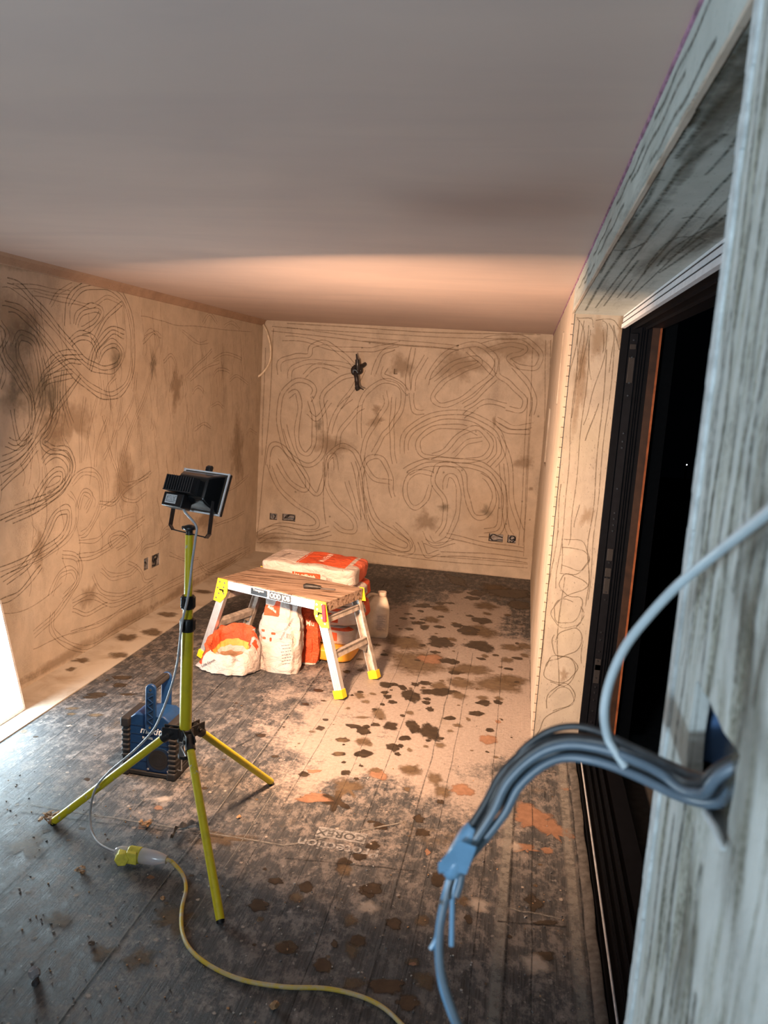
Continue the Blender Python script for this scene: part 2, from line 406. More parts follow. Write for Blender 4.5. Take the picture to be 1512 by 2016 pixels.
# ---- floor
fm = MB(); UP = (0, 0, 1); EX = (1, 0, 0); EY = (0, 1, 0)
fm.add([(XL - .05, Y0, 0), (XD - .022, Y0, 0), (XD - .022, YB + .05, 0), (XL - .05, YB + .05, 0)], [(0, 1, 2, 3)], 0)
fm.add([(XL - .05, Y0, -.03), (XD - .022, Y0, -.03), (XD - .022, YB + .05, -.03), (XL - .05, YB + .05, -.03)], [(3, 2, 1, 0)], 0)
def zz(ox, oy, s): return lambda u, v: (ox + u / s, oy + v / s)
ZA = zz(640, 1120, 3.287); ZB = zz(560, 1480, 2.607); ZC = zz(0, 1380, 1.989); ZD = zz(840, 1400, 3.272); ZE = zz(0, 1240, 5.815)
def fb(Z, u, v, ru, rv, mi, rag=.25):
    """blob on the floor from its photo position and half sizes"""
    cu, cv = Z(u, v); c = fl(cu, cv); a_ = fl(*Z(u + ru, v)); b_ = fl(*Z(u, v + rv))
    e = (a_ - c); ra = e.length; rb = abs((b_ - c).y)
    blob(fm, c, EX, EY, UP, ra, rb, mi, rag=rag, ang=math.atan2(e.y, e.x))
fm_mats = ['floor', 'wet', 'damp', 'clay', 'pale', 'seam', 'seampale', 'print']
W_, D_, K_, P_ = 1, 2, 3, 4
for q in [(850, 75, 55, 35, W_), (970, 47, 20, 5, W_), (845, 150, 40, 8, W_), (980, 160, 60, 14, W_), (955, 190, 45, 12, W_), (1190, 155, 130, 32, W_),
          (1260, 235, 70, 28, W_), (745, 222, 38, 10, W_), (750, 255, 70, 22, D_), (640, 240, 60, 12, W_), (618, 273, 20, 8, W_), (1020, 335, 60, 22, W_), (1040, 240, 70, 25, D_),
          (690, 330, 55, 25, D_), (600, 350, 45, 10, W_), (640, 378, 28, 15, W_), (735, 375, 30, 10, W_), (860, 365, 40, 14, W_), (1000, 405, 110, 45, D_), (930, 400, 60, 25, W_),
          (750, 475, 80, 40, W_), (1000, 500, 75, 32, W_), (820, 455, 35, 14, D_), (1210, 510, 70, 22, D_), (1290, 500, 50, 24, D_), (1035, 565, 25, 14, D_), (600, 600, 190, 90, D_),
          (520, 480, 130, 70, D_), (685, 583, 85, 30, K_), (800, 597, 55, 20, W_), (1180, 590, 50, 18, D_), (1290, 560, 30, 15, D_), (850, 670, 50, 14, W_), (940, 650, 160, 35, D_),
          (1130, 750, 170, 55, D_), (1210, 720, 90, 35, D_), (880, 740, 85, 35, D_), (740, 760, 60, 30, D_), (740, 795, 110, 26, W_), (865, 820, 50, 28, D_), (650, 740, 40, 16, W_),
          (400, 750, 42, 20, W_), (500, 768, 26, 18, W_), (585, 750, 26, 12, W_), (430, 785, 10, 5, W_), (395, 797, 16, 6, W_), (405, 827, 26, 16, W_), (548, 825, 55, 40, W_),
          (660, 843, 24, 10, W_), (435, 862, 28, 12, W_), (370, 878, 18, 9, W_), (660, 873, 18, 7, W_), (220, 820, 35, 22, D_), (265, 860, 30, 13, D_), (680, 908, 24, 16, W_), (350, 940, 48, 38, D_),
          (550, 932, 35, 14, D_), (1025, 868, 45, 18, W_), (1015, 835, 40, 16, D_), (1115, 862, 26, 16, W_), (1120, 840, 28, 14, D_), (980, 935, 45, 18, W_), (925, 975, 18, 12, D_),
          (1120, 990, 18, 12, K_), (860, 1015, 30, 15, D_), (810, 1050, 22, 10, D_), (1068, 1045, 26, 12, W_), (250, 1050, 40, 26, W_), (425, 1020, 52, 28, W_), (568, 1020, 42, 42, W_),
          (680, 1058, 65, 52, W_), (748, 1098, 20, 10, W_), (115, 1108, 42, 16, W_), (245, 1118, 52, 26, D_), (515, 1097, 36, 18, W_), (742, 1143, 38, 18, D_), (435, 1155, 38, 26, W_),
          (487, 1147, 20, 12, W_), (545, 1172, 20, 14, D_), (470, 1200, 16, 10, W_), (90, 1197, 36, 13, W_), (250, 1200, 58, 24, W_), (120, 1253, 16, 7, W_), (1050, 1105, 55, 30, K_, ),
          (120, 1138, 10, 5, W_), (650, 1150, 20, 10, D_), (330, 1305, 50, 14, D_), (530, 1295, 60, 26, D_), (1180, 300, 25, 8, D_), (1050, 290, 30, 12, D_), (1110, 130, 100, 30, D_)]:
    fb(ZA, *q)
for q in [(275, 12, 28, 10, W_), (400, 12, 45, 16, W_), (580, 12, 15, 8, W_), (100, 113, 20, 12, W_), (150, 100, 40, 9, K_), (315, 108, 24, 16, W_), (470, 100, 40, 20, D_), (490, 115, 22, 30, K_),
          (655, 95, 60, 30, D_), (770, 140, 38, 38, D_), (810, 205, 45, 38, D_), (800, 257, 20, 13, W_), (918, 198, 55, 28, K_), (165, 230, 80, 20, K_), (265, 255, 55, 50, W_, .5), (330, 190, 60, 45, D_, .6),
          (370, 140, 14, 8, W_), (628, 192, 18, 14, D_), (490, 383, 36, 22, W_), (445, 360, 20, 7, W_), (687, 345, 28, 22, W_), (707, 415, 32, 24, W_), (455, 485, 36, 24, W_), (380, 538, 38, 18, W_),
          (303, 572, 36, 28, W_), (310, 605, 45, 30, D_), (450, 705, 45, 32, W_), (105, 700, 36, 30, W_), (60, 750, 40, 32, D_), (560, 882, 44, 28, W_), (707, 870, 38, 28, D_), (340, 870, 45, 35, D_),
          (375, 970, 44, 36, W_), (257, 988, 18, 22, W_), (340, 1020, 40, 45, D_), (20, 1005, 44, 36, W_), (200, 1095, 48, 38, W_), (588, 748, 7, 6, W_), (790, 655, 45, 32, W_, .4), (925, 770, 34, 26, D_),
          (945, 860, 18, 26, W_), (1280, 780, 45, 40, W_, .35), (1330, 1045, 58, 28, W_), (1290, 345, 115, 65, K_, .45), (1370, 410, 60, 40, K_, .8), (1260, 112, 35, 18, K_), (1350, 505, 30, 18, K_), (1240, 500, 60, 20, K_, .6),
          (735, 1175, 60, 50, D_, .5), (520, 1200, 95, 45, W_), (350, 1190, 60, 30, D_), (660, 1080, 40, 26, D_), (640, 1290, 60, 40, W_), (1340, 880, 60, 14, W_), (1155, 950, 12, 8, W_), (660, 1090, 22, 12, K_),
          (735, 518, 16, 16, K_), (1000, 790, 60, 45, P_), (1290, 1090, 80, 60, P_), (430, 800, 60, 40, P_), (1160, 480, 60, 35, P_), (1440, 190, 20, 12, K_)]:
    fb(ZB, *q)
for q in [(1230, 385, 65, 14, K_), (640, 385, 36, 16, P_), (560, 490, 22, 16, K_), (620, 420, 18, 10, K_), (340, 307, 13, 6, W_), (180, 510, 16, 10, W_), (1110, 965, 44, 28, D_),
          (1105, 965, 30, 18, W_), (1010, 800, 48, 22, W_), (1080, 705, 26, 16, W_), (1190, 290, 20, 8, W_), (1020, 135, 20, 8, W_), (1075, 218, 14, 5, W_), (800, 343, 14, 6, W_), (100, 570, 60, 60, D_, .6),
          (540, 1010, 60, 50, D_, .5), (400, 985, 50, 35, D_, .5), (230, 860, 60, 40, D_, .5), (1420, 65, 32, 5, D_), (1480, 290, 30, 20, K_), (1340, 155, 25, 9, D_), (1420, 160, 30, 12, D_), (1430, 205, 30, 14, W_),
          (1325, 208, 22, 9, D_), (1420, 117, 25, 15, W_), (750, 685, 10, 6, W_), (1440, 745, 36, 26, W_), (690, 860, 90, 60, D_, .6), (320, 500, 18, 7, D_), (110, 750, 16, 8, D_), (320, 668, 18, 12, D_), (860, 540, 90, 26, D_, .6),
          (590, 690, 14, 9, K_), (1020, 855, 20, 12, D_)]:
    fb(ZC, *q)
for q in [(1130, 740, 120, 22, W_), (1060, 770, 95, 22, W_), (1400, 545, 110, 28, W_), (1225, 577, 20, 16, W_), (1370, 635, 90, 28, W_), (1460, 740, 85, 16, W_), (830, 900, 85, 16, D_), (820, 965, 55, 22, D_),
          (1100, 975, 90, 22, D_), (270, 1165, 45, 28, D_), (110, 1380, 55, 30, D_), (790, 1100, 40, 14, P_), (410, 1225, 30, 10, W_), (150, 1275, 20, 8, W_)]:
    fb(ZE, *q)
rnd = random.Random(3)
for i in range(150):      # small drips scattered over the far half
    x = rnd.uniform(-1.1, .1); y = rnd.uniform(3.6, 7.3); r = rnd.uniform(.006, .03)
    blob(fm, (x, y, 0), EX, EY, UP, r * rnd.uniform(.7, 1.5), r, rnd.choice((W_, W_, D_)), 12)
for i in range(170):
    x = rnd.uniform(-2.2, .33); y = rnd.uniform(1.6, 4.2); r = rnd.uniform(.003, .011)
    blob(fm, (x, y, 0), EX, EY, UP, r, r, rnd.choice((P_, P_, P_, D_, W_)), 10)
def seam(pts, w, mi, wob=.004):
    P = [Vector(p) for p in pts]; Q = []
    for a_, b_ in zip(P, P[1:]):
        for j in range(12): Q.append(a_.lerp(b_, j / 12) + Vector((rnd.uniform(-wob, wob), rnd.uniform(-wob, wob), 0)))
    Q.append(P[-1]); ribbon(fm, Q, UP, w, mi, .0018)
for x, w_, mi in [(-1.62, .012, 5), (-1.60, .006, 5), (-1.92, .007, 5), (-1.32, .006, 5), (-1.12, .012, 5), (-1.125, .006, 6), (-.88, .005, 5), (-.52, .006, 5), (-.32, .008, 5), (-.22, .005, 5), (-.02, .006, 5), (-.95, .004, 6), (-1.45, .004, 6), (-1.78, .004, 5), (-2.12, .006, 5), (.165, .007, 5), (-.67, .004, 5)]:
    seam([(x, 1.2, 0), (x + .01, 3.6, 0), (x, 5.2 if w_ < .01 else 6.8, 0)], w_, mi)
seam([(.045, 1.2, 0), (.075, 3.0, 0), (.09, 3.4, 0)], .05, 6, .002); seam([(.075, 1.2, 0), (.10, 3.3, 0)], .012, 5, .002)
seam([(.315, 1.2, 0), (.32, 3.9, 0)], .05, 6, .002); seam([(.35, 1.2, 0), (.345, 3.9, 0)], .006, 5, .003)
for a_, b_, mi in [((40, 1600), (440, 1650), 5), ((560, 1690), (820, 1715), 5), ((980, 1815), (1115, 1825), 5), ((980, 1785), (1105, 1810), 6), ((1040, 1515), (1095, 1522), 5), ((60, 1585), (560, 1665), 6), ((560, 1665), (790, 1620), 6), ((450, 1480), (520, 1440), 5)]:
    seam([fl(*a_), fl(*b_)], .012, mi)
# printing on the floor sheet, upside down towards the camera
pc = fl(665, 1670)
text_on(fm, 'Protection', .085, lambda x, y: Vector((pc.x - x * .9, pc.y - y, .0025)), .001, mi=7)
pc2 = fl(672, 1645)
lab = MB(); o_ = fm.add([Vector((pc2.x + sx * .10, pc2.y + sy * .035, .0022)) for sx, sy in ((-1, -1), (1, -1), (1, 1), (-1, 1))], [(0, 1, 2, 3)], 7)
text_on(fm, 'COREX', .06, lambda x, y: Vector((pc2.x - x, pc2.y - y, .0026)), .001, mi=5)
for fi in range(len(fm.f)):
    if fm.m[fi] == 5 and fi not in fm.uv: fm.uv[fi] = [(0, .5)] * len(fm.f[fi])
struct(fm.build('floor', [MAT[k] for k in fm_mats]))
# pale bare strip beside the left wall
e = MB(); e.bx(XL, -2.315, Y0, YB, .0, .006)
for (u, v, ru, rv) in [(250, 1255, 30, 9), (300, 1245, 24, 9), (160, 1300, 20, 5), (400, 1165, 26, 6), (420, 1180, 26, 6), (180, 1345, 20, 4), (235, 1290, 22, 6), (140, 1318, 10, 4), (330, 1210, 26, 7), (440, 1140, 22, 4)]:
    c = fl(u, v, .006); rr = (fl(u + ru, v, .006) - c).length
    if XL + .02 < c.x < -2.33: blob(e, c, EX, EY, UP, min(rr, .08), rv / 110, 1)
struct(e.build('trim_1', [MAT['edge'], MAT['damp']]))
# ---- ceiling
cm = MB(); cm.bx(XL - .05, XD + .3, Y0, YB + .05, HC, HC + .05)
struct(cm.build('ceiling', MAT['ceiling']))
ct = MB(); 
for i in range(60):
    y0 = Y0 + i * (YB - Y0) / 60; y1 = Y0 + (i + 1) * (YB - Y0) / 60; t = .007 + .006 * noise.noise(Vector((i * .7, 0, 0)))
    ct.bx(XR - .004, XR + .02, y0, y1, HC - t, HC + .001)
struct(ct.build('trim_2', MAT['pink']))
cr = MB()
cr.prism([(0, 0), (.035, 0), (.022, -.016), (.012, -.05), (0, -.055)], (XL, Y0, HC), EX, UP, EY, YB - Y0)
struct(cr.build('trim_3', plaster('left_wall_top_edge', (.36, .25, .18), (.2, .13, .09), (1, 1, 1), .7, .6, .4)))

# ---- left wall (plane X = XL, normal +X), (a,b) = (y,z)
def cvL(a, b, d=0): return Vector((XL - d, a, b))
lw = MB()
LH = [rect(5.115, 5.19, .352, .44), rect(5.235, 5.365, .343, .437)]
flat_poly(lw, rect(Y0, YB, 0, HC), LH, cvL)
for h in LH: hole_sides(lw, h, cvL, lambda a, b: cvL(a, b, .045), 0)
lw.bx(XL - .12, XL - .06, Y0, YB, 0, HC)
ZL = zz(0, 480, 2.457)
def pL(u, v): return on(*ZL(u, v), 0, XL)
NX = (1, 0, 0)
deep = [
 (3, [(0, 180), (80, 205), (180, 300), (300, 440), (400, 560), (480, 605), (555, 600), (590, 530), (545, 480), (490, 520), (470, 570)]),
 (3, [(0, 300), (90, 320), (190, 420), (300, 560), (400, 665), (500, 730), (580, 718), (635, 620), (640, 420), (600, 270), (520, 205), (410, 205), (335, 280), (325, 400)]),
 (3, [(365, 400), (380, 345), (440, 310), (490, 330), (445, 395), (395, 420)]), (3, [(335, 480), (400, 440), (460, 480), (480, 560)]),
 (3, [(430, 610), (465, 500), (540, 420), (600, 440)]), (2, [(450, 470), (520, 350), (590, 290)]),
 (3, [(5, 420), (20, 540), (90, 650), (150, 760), (150, 880), (90, 970), (20, 955)]), (3, [(70, 500), (105, 440), (170, 490), (195, 620), (205, 760), (170, 890), (120, 990), (0, 1060)]),
 (2, [(80, 470), (90, 560), (135, 660), (160, 790), (150, 900)]), (2, [(0, 380), (35, 440), (0, 520)]),
 (3, [(200, 700), (230, 620), (330, 560), (400, 560)]), (3, [(165, 780), (225, 660), (350, 630)]), (2, [(170, 430), (215, 540), (245, 680), (250, 820), (215, 930)]),
 (3, [(225, 600), (290, 540), (370, 540)]), (3, [(280, 640), (275, 800), (245, 900), (205, 960), (250, 995), (330, 1010), (350, 1090), (300, 1180), (200, 1260), (0, 1360)]),
 (3, [(310, 600), (305, 740), (345, 880)]), (2, [(0, 1120), (90, 1060), (200, 920), (290, 780), (390, 640)]), (2, [(0, 1180), (100, 1090), (180, 990)]), (3, [(205, 1060), (265, 1010), (335, 1060), (320, 1150), (230, 1230), (0, 1310)]),
 (3, [(150, 1280), (235, 1130), (300, 1105), (290, 1170), (225, 1200)]), (2, [(60, 800), (90, 960), (160, 930)]), (2, [(0, 700), (20, 620), (0, 560)]),
 (3, [(0, 1640), (110, 1570), (200, 1450), (270, 1310), (330, 1290), (320, 1390), (210, 1490), (0, 1590)]), (2, [(0, 1730), (90, 1690), (200, 1560)])]
mids = [
 (3, [(330, 1180), (390, 1110), (460, 1110), (490, 1180), (475, 1290), (420, 1390), (380, 1410)]), (3, [(375, 1280), (405, 1200), (440, 1230), (410, 1290)]), (2, [(330, 1200), (370, 1260), (360, 1380), (280, 1470), (160, 1540)]),
 (2, [(560, 900), (565, 1060), (600, 1160), (680, 1140), (735, 1100)]), (2, [(575, 1160), (600, 1235), (660, 1240), (710, 1200)]), (2, [(480, 1250), (550, 1255), (620, 1180), (720, 1120)]), (2, [(500, 830), (530, 1000), (570, 1130), (560, 1230), (490, 1280)]),
 (3, [(240, 1710), (290, 1600), (350, 1580), (370, 1640), (300, 1720)]), (3, [(370, 1520), (470, 1500), (560, 1440), (700, 1330)]), (2, [(380, 1440), (470, 1430), (560, 1340), (650, 1310)]), (3, [(490, 1570), (540, 1610), (620, 1595), (665, 1560)]),
 (2, [(450, 1600), (480, 1670), (560, 1700), (660, 1670)]), (3, [(350, 1740), (440, 1700), (540, 1740), (650, 1700), (740, 1640)]), (3, [(300, 1500), (380, 1530), (370, 1640), (260, 1800), (150, 1900)]), (3, [(255, 1780), (250, 1860), (300, 1920), (420, 1960), (560, 1880), (720, 1790)]),
 (2, [(350, 1770), (420, 1790), (520, 1740)]), (2, [(410, 740), (390, 900), (390, 1060)]), (2, [(470, 740), (430, 900), (410, 1050)]), (2, [(520, 840), (470, 980), (460, 1080)]), (2, [(590, 740), (560, 900), (500, 1040)]), (3, [(745, 560), (700, 740), (640, 880), (600, 1000), (580, 1100)]),
 (2, [(700, 440), (735, 420), (765, 470), (740, 570)]), (2, [(790, 570), (830, 540), (850, 600), (820, 720)]), (2, [(900, 640), (980, 560), (1030, 510)]), (2, [(1030, 640), (1060, 605), (1110, 620)]), (2, [(1030, 560), (1100, 530), (1170, 560)]), (2, [(930, 720), (960, 690), (985, 720)]), (2, [(920, 660), (990, 600), (1060, 570)]),
 (2, [(160, 240), (300, 270), (430, 300)]), (1, [(670, 348), (760, 365), (840, 390), (1000, 405), (1240, 430)]), (2, [(60, 200), (200, 215), (340, 240)]), (2, [(980, 385), (1015, 340), (1050, 385)]), (2, [(1085, 400), (1120, 380), (1160, 415)]), (2, [(690, 480), (740, 430), (780, 450)]),
 (2, [(820, 1500), (900, 1530), (960, 1520)]), (3, [(960, 1540), (1010, 1590), (1080, 1570), (1150, 1520), (1210, 1480)]), (2, [(620, 1540), (680, 1580), (700, 1630), (760, 1610)]), (2, [(680, 1500), (700, 1470), (770, 1440), (820, 1400)]), (2, [(560, 1560), (640, 1500), (700, 1420)]),
 (2, [(770, 1480), (790, 1390), (820, 1370)]), (2, [(1040, 1360), (1100, 1340), (1180, 1300)]), (2, [(1060, 1200), (1130, 1180), (1200, 1120)]), (2, [(560, 1480), (620, 1440), (590, 1400), (530, 1420), (540, 1470)]), (2, [(660, 620), (640, 760), (570, 900)]), (2, [(240, 300), (290, 230), (350, 200)]),
 (2, [(450, 300), (520, 260), (590, 300), (600, 400)]), (2, [(330, 690), (300, 900), (330, 990)]), (1, [(0, 1790), (150, 1760), (300, 1640)]), (2, [(340, 1880), (480, 1840), (640, 1740), (900, 1600), (1200, 1460)]), (1, [(160, 1960), (300, 1900), (600, 1770), (1220, 1470)]),
 (2, [(1110, 660), (1150, 640), (1200, 680)]), (2, [(940, 900), (985, 870), (1020, 890)]), (2, [(1020, 790), (1050, 770), (1080, 790)]), (2, [(1190, 930), (1210, 900), (1240, 920)]), (2, [(880, 420), (960, 480), (1010, 470)]), (2, [(560, 640), (520, 700), (540, 800)])]
for n, p in deep: comb(lw, p, pL, NX, n, .026, .0085, 1)
for n, p in mids: comb(lw, p, pL, NX, n, .022, .0070, 2)
r2 = random.Random(11)
for i in range(230):
    y = r2.uniform(3.0, 7.4); z = r2.uniform(.5, 1.9); h = r2.uniform(.08, .35)
    P = [Vector((XL, y + .02 * math.sin(j), z + h * j / 5)) for j in range(6)]
    ribbon(lw, smooth_pts(P, 3), NX, .006, 2, .0009)
for (u, v, ra, rb, mi) in [(110, 450, .16, .12, 3), (180, 700, .20, .17, 3), (60, 730, .14, .12, 3), (250, 730, .14, .12, 3), (560, 560, .09, .10, 3), (740, 580, .06, .08, 3), (850, 700, .10, .16, 4), (70, 560, .12, .12, 3), (350, 870, .22, .14, 4), (600, 1150, .12, .18, 4), (190, 1480, .06, .10, 4), (250, 900, .12, .16, 4), (1000, 1330, .2, .1, 4), (430, 1700, .1, .08, 4), (1150, 1000, .2, .3, 4), (60, 350, .2, .1, 4), (150, 90, .5, .06, 4)]:
    blob(lw, pL(u, v), EY, UP, NX, ra, rb, mi, rag=.4)
for y in [3.4, 4.1, 4.9, 5.8, 6.6]: blob(lw, (XL, y, .05), EY, UP, NX, .45, .05, 4, rag=.3)
struct(lw.build('wall_left', [MAT[k] for k in ('wall', 'scratch2', 'scratch', 'mildew', 'brownpatch')]))

# ---- back wall (plane Y = YB, normal -Y), (a,b) = (x,z)
def cvB(a, b, d=0): return Vector((a, YB + d, b))
bw = MB()
BH = [rect(-2.455, -2.375, .346, .411), rect(-2.322, -2.186, .348, .418), rect(-.258, -.122, .337, .412), rect(-.080, .000, .338, .413), rect(-1.28, -1.245, 1.86, 1.91)]
flat_poly(bw, rect(XL, XR, 0, HC), BH, cvB)
for h in BH: hole_sides(bw, h, cvB, lambda a, b: cvB(a, b, .045), 0)
bw.bx(XL, XR, YB + .06, YB + .12, 0, HC)
ZK = zz(480, 600, 2.3625)
def pB(u, v): return on(*ZK(u, v), 1, YB)
NB = (0, -1, 0)
back = [
 (2, [(1415, 165), (1405, 600), (1350, 1180)]), (1, [(1345, 200), (1320, 700), (1300, 1170)]), (2, [(1330, 430), (1310, 800), (1290, 1120)]), (2, [(130, 110), (600, 165), (1000, 200)]), (2, [(200, 95), (800, 135), (1380, 150)]), (1, [(550, 170), (800, 190), (1000, 210)]), (2, [(60, 1095), (400, 1110), (800, 1170), (1320, 1215)]), (1, [(140, 110), (110, 600), (60, 1080)]), (1, [(100, 200), (85, 700)]),
 (2, [(300, 450), (330, 400), (290, 355), (220, 365), (170, 440), (165, 560), (200, 680), (290, 745), (365, 700), (380, 560), (365, 430), (440, 350), (540, 320)]), (2, [(200, 430), (245, 405), (260, 480), (245, 600), (265, 680), (300, 690), (325, 640), (325, 520), (300, 420)]), (2, [(190, 560), (230, 690), (290, 800), (290, 860), (220, 830), (150, 720)]),
 (2, [(110, 760), (125, 660), (180, 660), (240, 750), (330, 880), (370, 820), (380, 720)]), (2, [(115, 740), (170, 860), (260, 940), (335, 990), (330, 1035), (240, 1030), (160, 1025), (70, 1070)]), (2, [(390, 800), (385, 720), (440, 660), (500, 670), (545, 740), (570, 870), (610, 990), (700, 1060), (770, 1110), (750, 1140), (660, 1110), (590, 1030), (550, 900), (545, 790), (580, 715), (640, 715), (680, 790), (690, 880), (730, 970)]),
 (2, [(430, 780), (420, 700), (385, 740), (390, 850), (440, 930), (510, 1000), (510, 1055), (450, 1045), (400, 1000)]), (2, [(540, 620), (540, 470), (600, 380), (680, 355), (740, 400), (730, 490), (680, 570), (640, 620), (600, 700)]), (2, [(655, 400), (660, 470), (610, 550), (560, 650), (560, 740), (610, 810), (690, 825)]), (2, [(700, 430), (690, 520), (690, 640), (700, 740)]),
 (2, [(435, 660), (450, 590), (520, 500), (560, 470)]), (2, [(400, 600), (430, 500), (500, 430)]), (2, [(440, 480), (500, 400), (560, 300)]), (2, [(170, 330), (165, 270), (230, 240), (300, 235), (320, 190), (390, 180), (480, 250), (520, 290)]), (2, [(210, 350), (230, 290), (320, 265), (440, 275), (520, 290)]), (2, [(180, 155), (300, 165), (400, 200), (560, 210), (640, 200), (730, 180)]), (2, [(280, 330), (350, 280), (440, 310)]),
 (2, [(840, 420), (870, 310), (960, 215), (1080, 185), (1165, 240), (1165, 310), (1090, 380), (990, 450), (910, 465), (880, 425), (930, 360), (1010, 310), (1095, 275), (1080, 250), (980, 270), (880, 350), (830, 380)]), (2, [(1090, 170), (1200, 150), (1310, 160), (1380, 230), (1360, 290), (1290, 290), (1230, 250), (1290, 225), (1310, 205), (1250, 185), (1130, 210)]), (2, [(1180, 250), (1180, 320), (1240, 370), (1305, 440), (1290, 490), (1210, 480)]), (2, [(1245, 280), (1310, 350), (1350, 430), (1340, 520)]), (2, [(1220, 470), (1130, 450), (1060, 490), (1020, 520)]), (2, [(1170, 340), (1080, 430), (1020, 470)]),
 (3, [(750, 700), (750, 620), (820, 550), (950, 510), (1080, 530), (1180, 600), (1195, 690), (1140, 760)]), (2, [(860, 710), (930, 680), (1010, 600), (1090, 575), (1150, 640), (1130, 700), (1050, 725), (900, 715), (820, 690), (820, 620), (900, 570), (1020, 570), (1100, 600)]), (2, [(975, 700), (1040, 640), (1110, 625)]), (3, [(750, 780), (850, 735), (1000, 735), (1120, 760), (1195, 850), (1205, 960), (1180, 1050), (1090, 1060)]), (2, [(870, 830), (850, 900), (800, 945), (755, 900), (760, 810), (820, 775), (880, 790)]), (2, [(890, 800), (900, 750), (960, 740), (1020, 780), (1035, 880), (1070, 980), (1130, 980), (1165, 900), (1140, 820), (1060, 770)]), (2, [(935, 860), (945, 800), (985, 810), (1000, 900), (985, 1000), (940, 1090), (880, 1110), (835, 1040)]), (2, [(900, 750), (880, 830), (930, 900), (935, 1000), (900, 1070)]),
 (2, [(1180, 560), (1240, 590), (1330, 590)]), (2, [(1175, 530), (1250, 570), (1350, 560)]), (2, [(1190, 610), (1240, 750), (1245, 900), (1290, 1050)]), (2, [(1200, 740), (1210, 900), (1220, 1020), (1250, 1080)]), (2, [(790, 200), (765, 320), (765, 400)]), (2, [(850, 240), (800, 320), (785, 400)]), (2, [(780, 410), (790, 490), (840, 500)]), (2, [(660, 290), (650, 330), (720, 360), (760, 410)]), (2, [(600, 330), (640, 230), (700, 200)]), (1, [(560, 700), (560, 900), (580, 1050)]), (1, [(390, 700), (370, 850), (380, 1020)]), (2, [(60, 1070), (150, 1035), (300, 1065), (400, 1040)]), (2, [(70, 1100), (150, 1070), (300, 1085), (420, 1060)]), (2, [(940, 1070), (1100, 1110), (1300, 1140)]), (2, [(820, 1100), (850, 1165), (910, 1150)]), (2, [(915, 1160), (1100, 1165), (1320, 1190)]), (2, [(590, 1100), (700, 1150), (780, 1150), (770, 1090), (690, 1010)]), (2, [(1040, 210), (1120, 280), (1170, 330)]), (2, [(980, 1100), (900, 1120), (840, 1100)]), (2, [(510, 730), (540, 860), (555, 1000)]), (2, [(480, 820), (510, 920), (540, 1000)]), (2, [(300, 500), (340, 530), (400, 450)])]
for n, p in back: comb(bw, p, pB, NB, n, .042, .0115, 1)
for (u, v, ra, rb, mi) in [(1305, 735, .10, .05, 3), (1335, 857, .03, .02, 3), (400, 650, .2, .12, 3), (740, 290, .10, .12, 3), (850, 1010, .12, .12, 3), (620, 540, .08, .06, 3), (1000, 280, .2, .14, 3), (1250, 210, .35, .12, 3), (350, 560, .05, .05, 2), (1130, 960, .06, .06, 2), (930, 940, .06, .04, 2), (1165, 540, .02, .07, 3), (620, 490, .05, .04, 3), (570, 1210, 1.0, .05, 3), (100, 1090, .3, .08, 3)]:
    blob(bw, pB(u, v), EX, UP, NB, ra, rb, mi, rag=.4)
for (u, v) in [(240, 870), (400, 985), (1015, 770), (1370, 520), (320, 430), (210, 680), (1295, 915), (1330, 1000), (1190, 945), (760, 420), (995, 190), (550, 200), (585, 178), (1220, 1020), (760, 780), (930, 780), (1080, 590)]:
    blob(bw, pB(u, v), EX, UP, NB, .012, .012, 2, 10)
struct(bw.build('wall_back', [MAT[k] for k in ('wall', 'scratch', 'mildew', 'brownpatch')]))

# ---- right wall: far length, head over the doorway, near length
def cvR(a, b, d=0): return Vector((XR + d, a, b))
NR = (-1, 0, 0)
rw = MB()
RH = [rect(4.86, 5.02, 1.72, 2.15), rect(6.1, 6.55, 1.22, 1.66)]
flat_poly(rw, rect(YF, YB, 0, ZS), RH, cvR)
for h in RH: hole_sides(rw, h, cvR, lambda a, b: cvR(a, b, .03), 3)
for h in RH:
    y0, y1, z0, z1 = h[0][0], h[1][0], h[0][1], h[2][1]
    rw.bx(XR + .03, XR + .05, y0, y1, z0, z1, 4)
    n = 5
    for k in range(n): rw.bx(XR + .012, XR + .03, y0 + .01, y1 - .01, z0 + (k + .12) * (z1 - z0) / n, z0 + (k + .85) * (z1 - z0) / n, 3)
rw.add([cvR(YF, ZS), cvR(YB, ZS), cvR(YB, HC), cvR(YF, HC)], [(0, 1, 2, 3)], 0)
rw.add([cvR(Y0, ZS), cvR(YF, ZS), cvR(YF, HC), cvR(Y0, HC)], [(0, 1, 2, 3)], 2)
for k in range(52):      # raised corner bead along the head of the opening
    y_ = .83 + k * .06; rw.box((XR + .002, y_ + .03, ZS + .001), (.008 + .003 * noise.noise(Vector((k * .7, 1, 1))), .061, .007), None, 3)
for (y_, z_, ln_) in [(1.0, 2.27, .5), (1.2, 2.24, .6), (1.6, 2.26, .5), (1.9, 2.22, .7), (2.2, 2.25, .6), (2.7, 2.21, .5), (1.0, 2.20, .5), (3.0, 2.24, .6)]:
    ribbon(rw, [Vector((XR, y_ + ln_ * t / 10, z_ + .004 * math.sin(t * 1.4))) for t in range(11)], NR, .014, 6, .001)
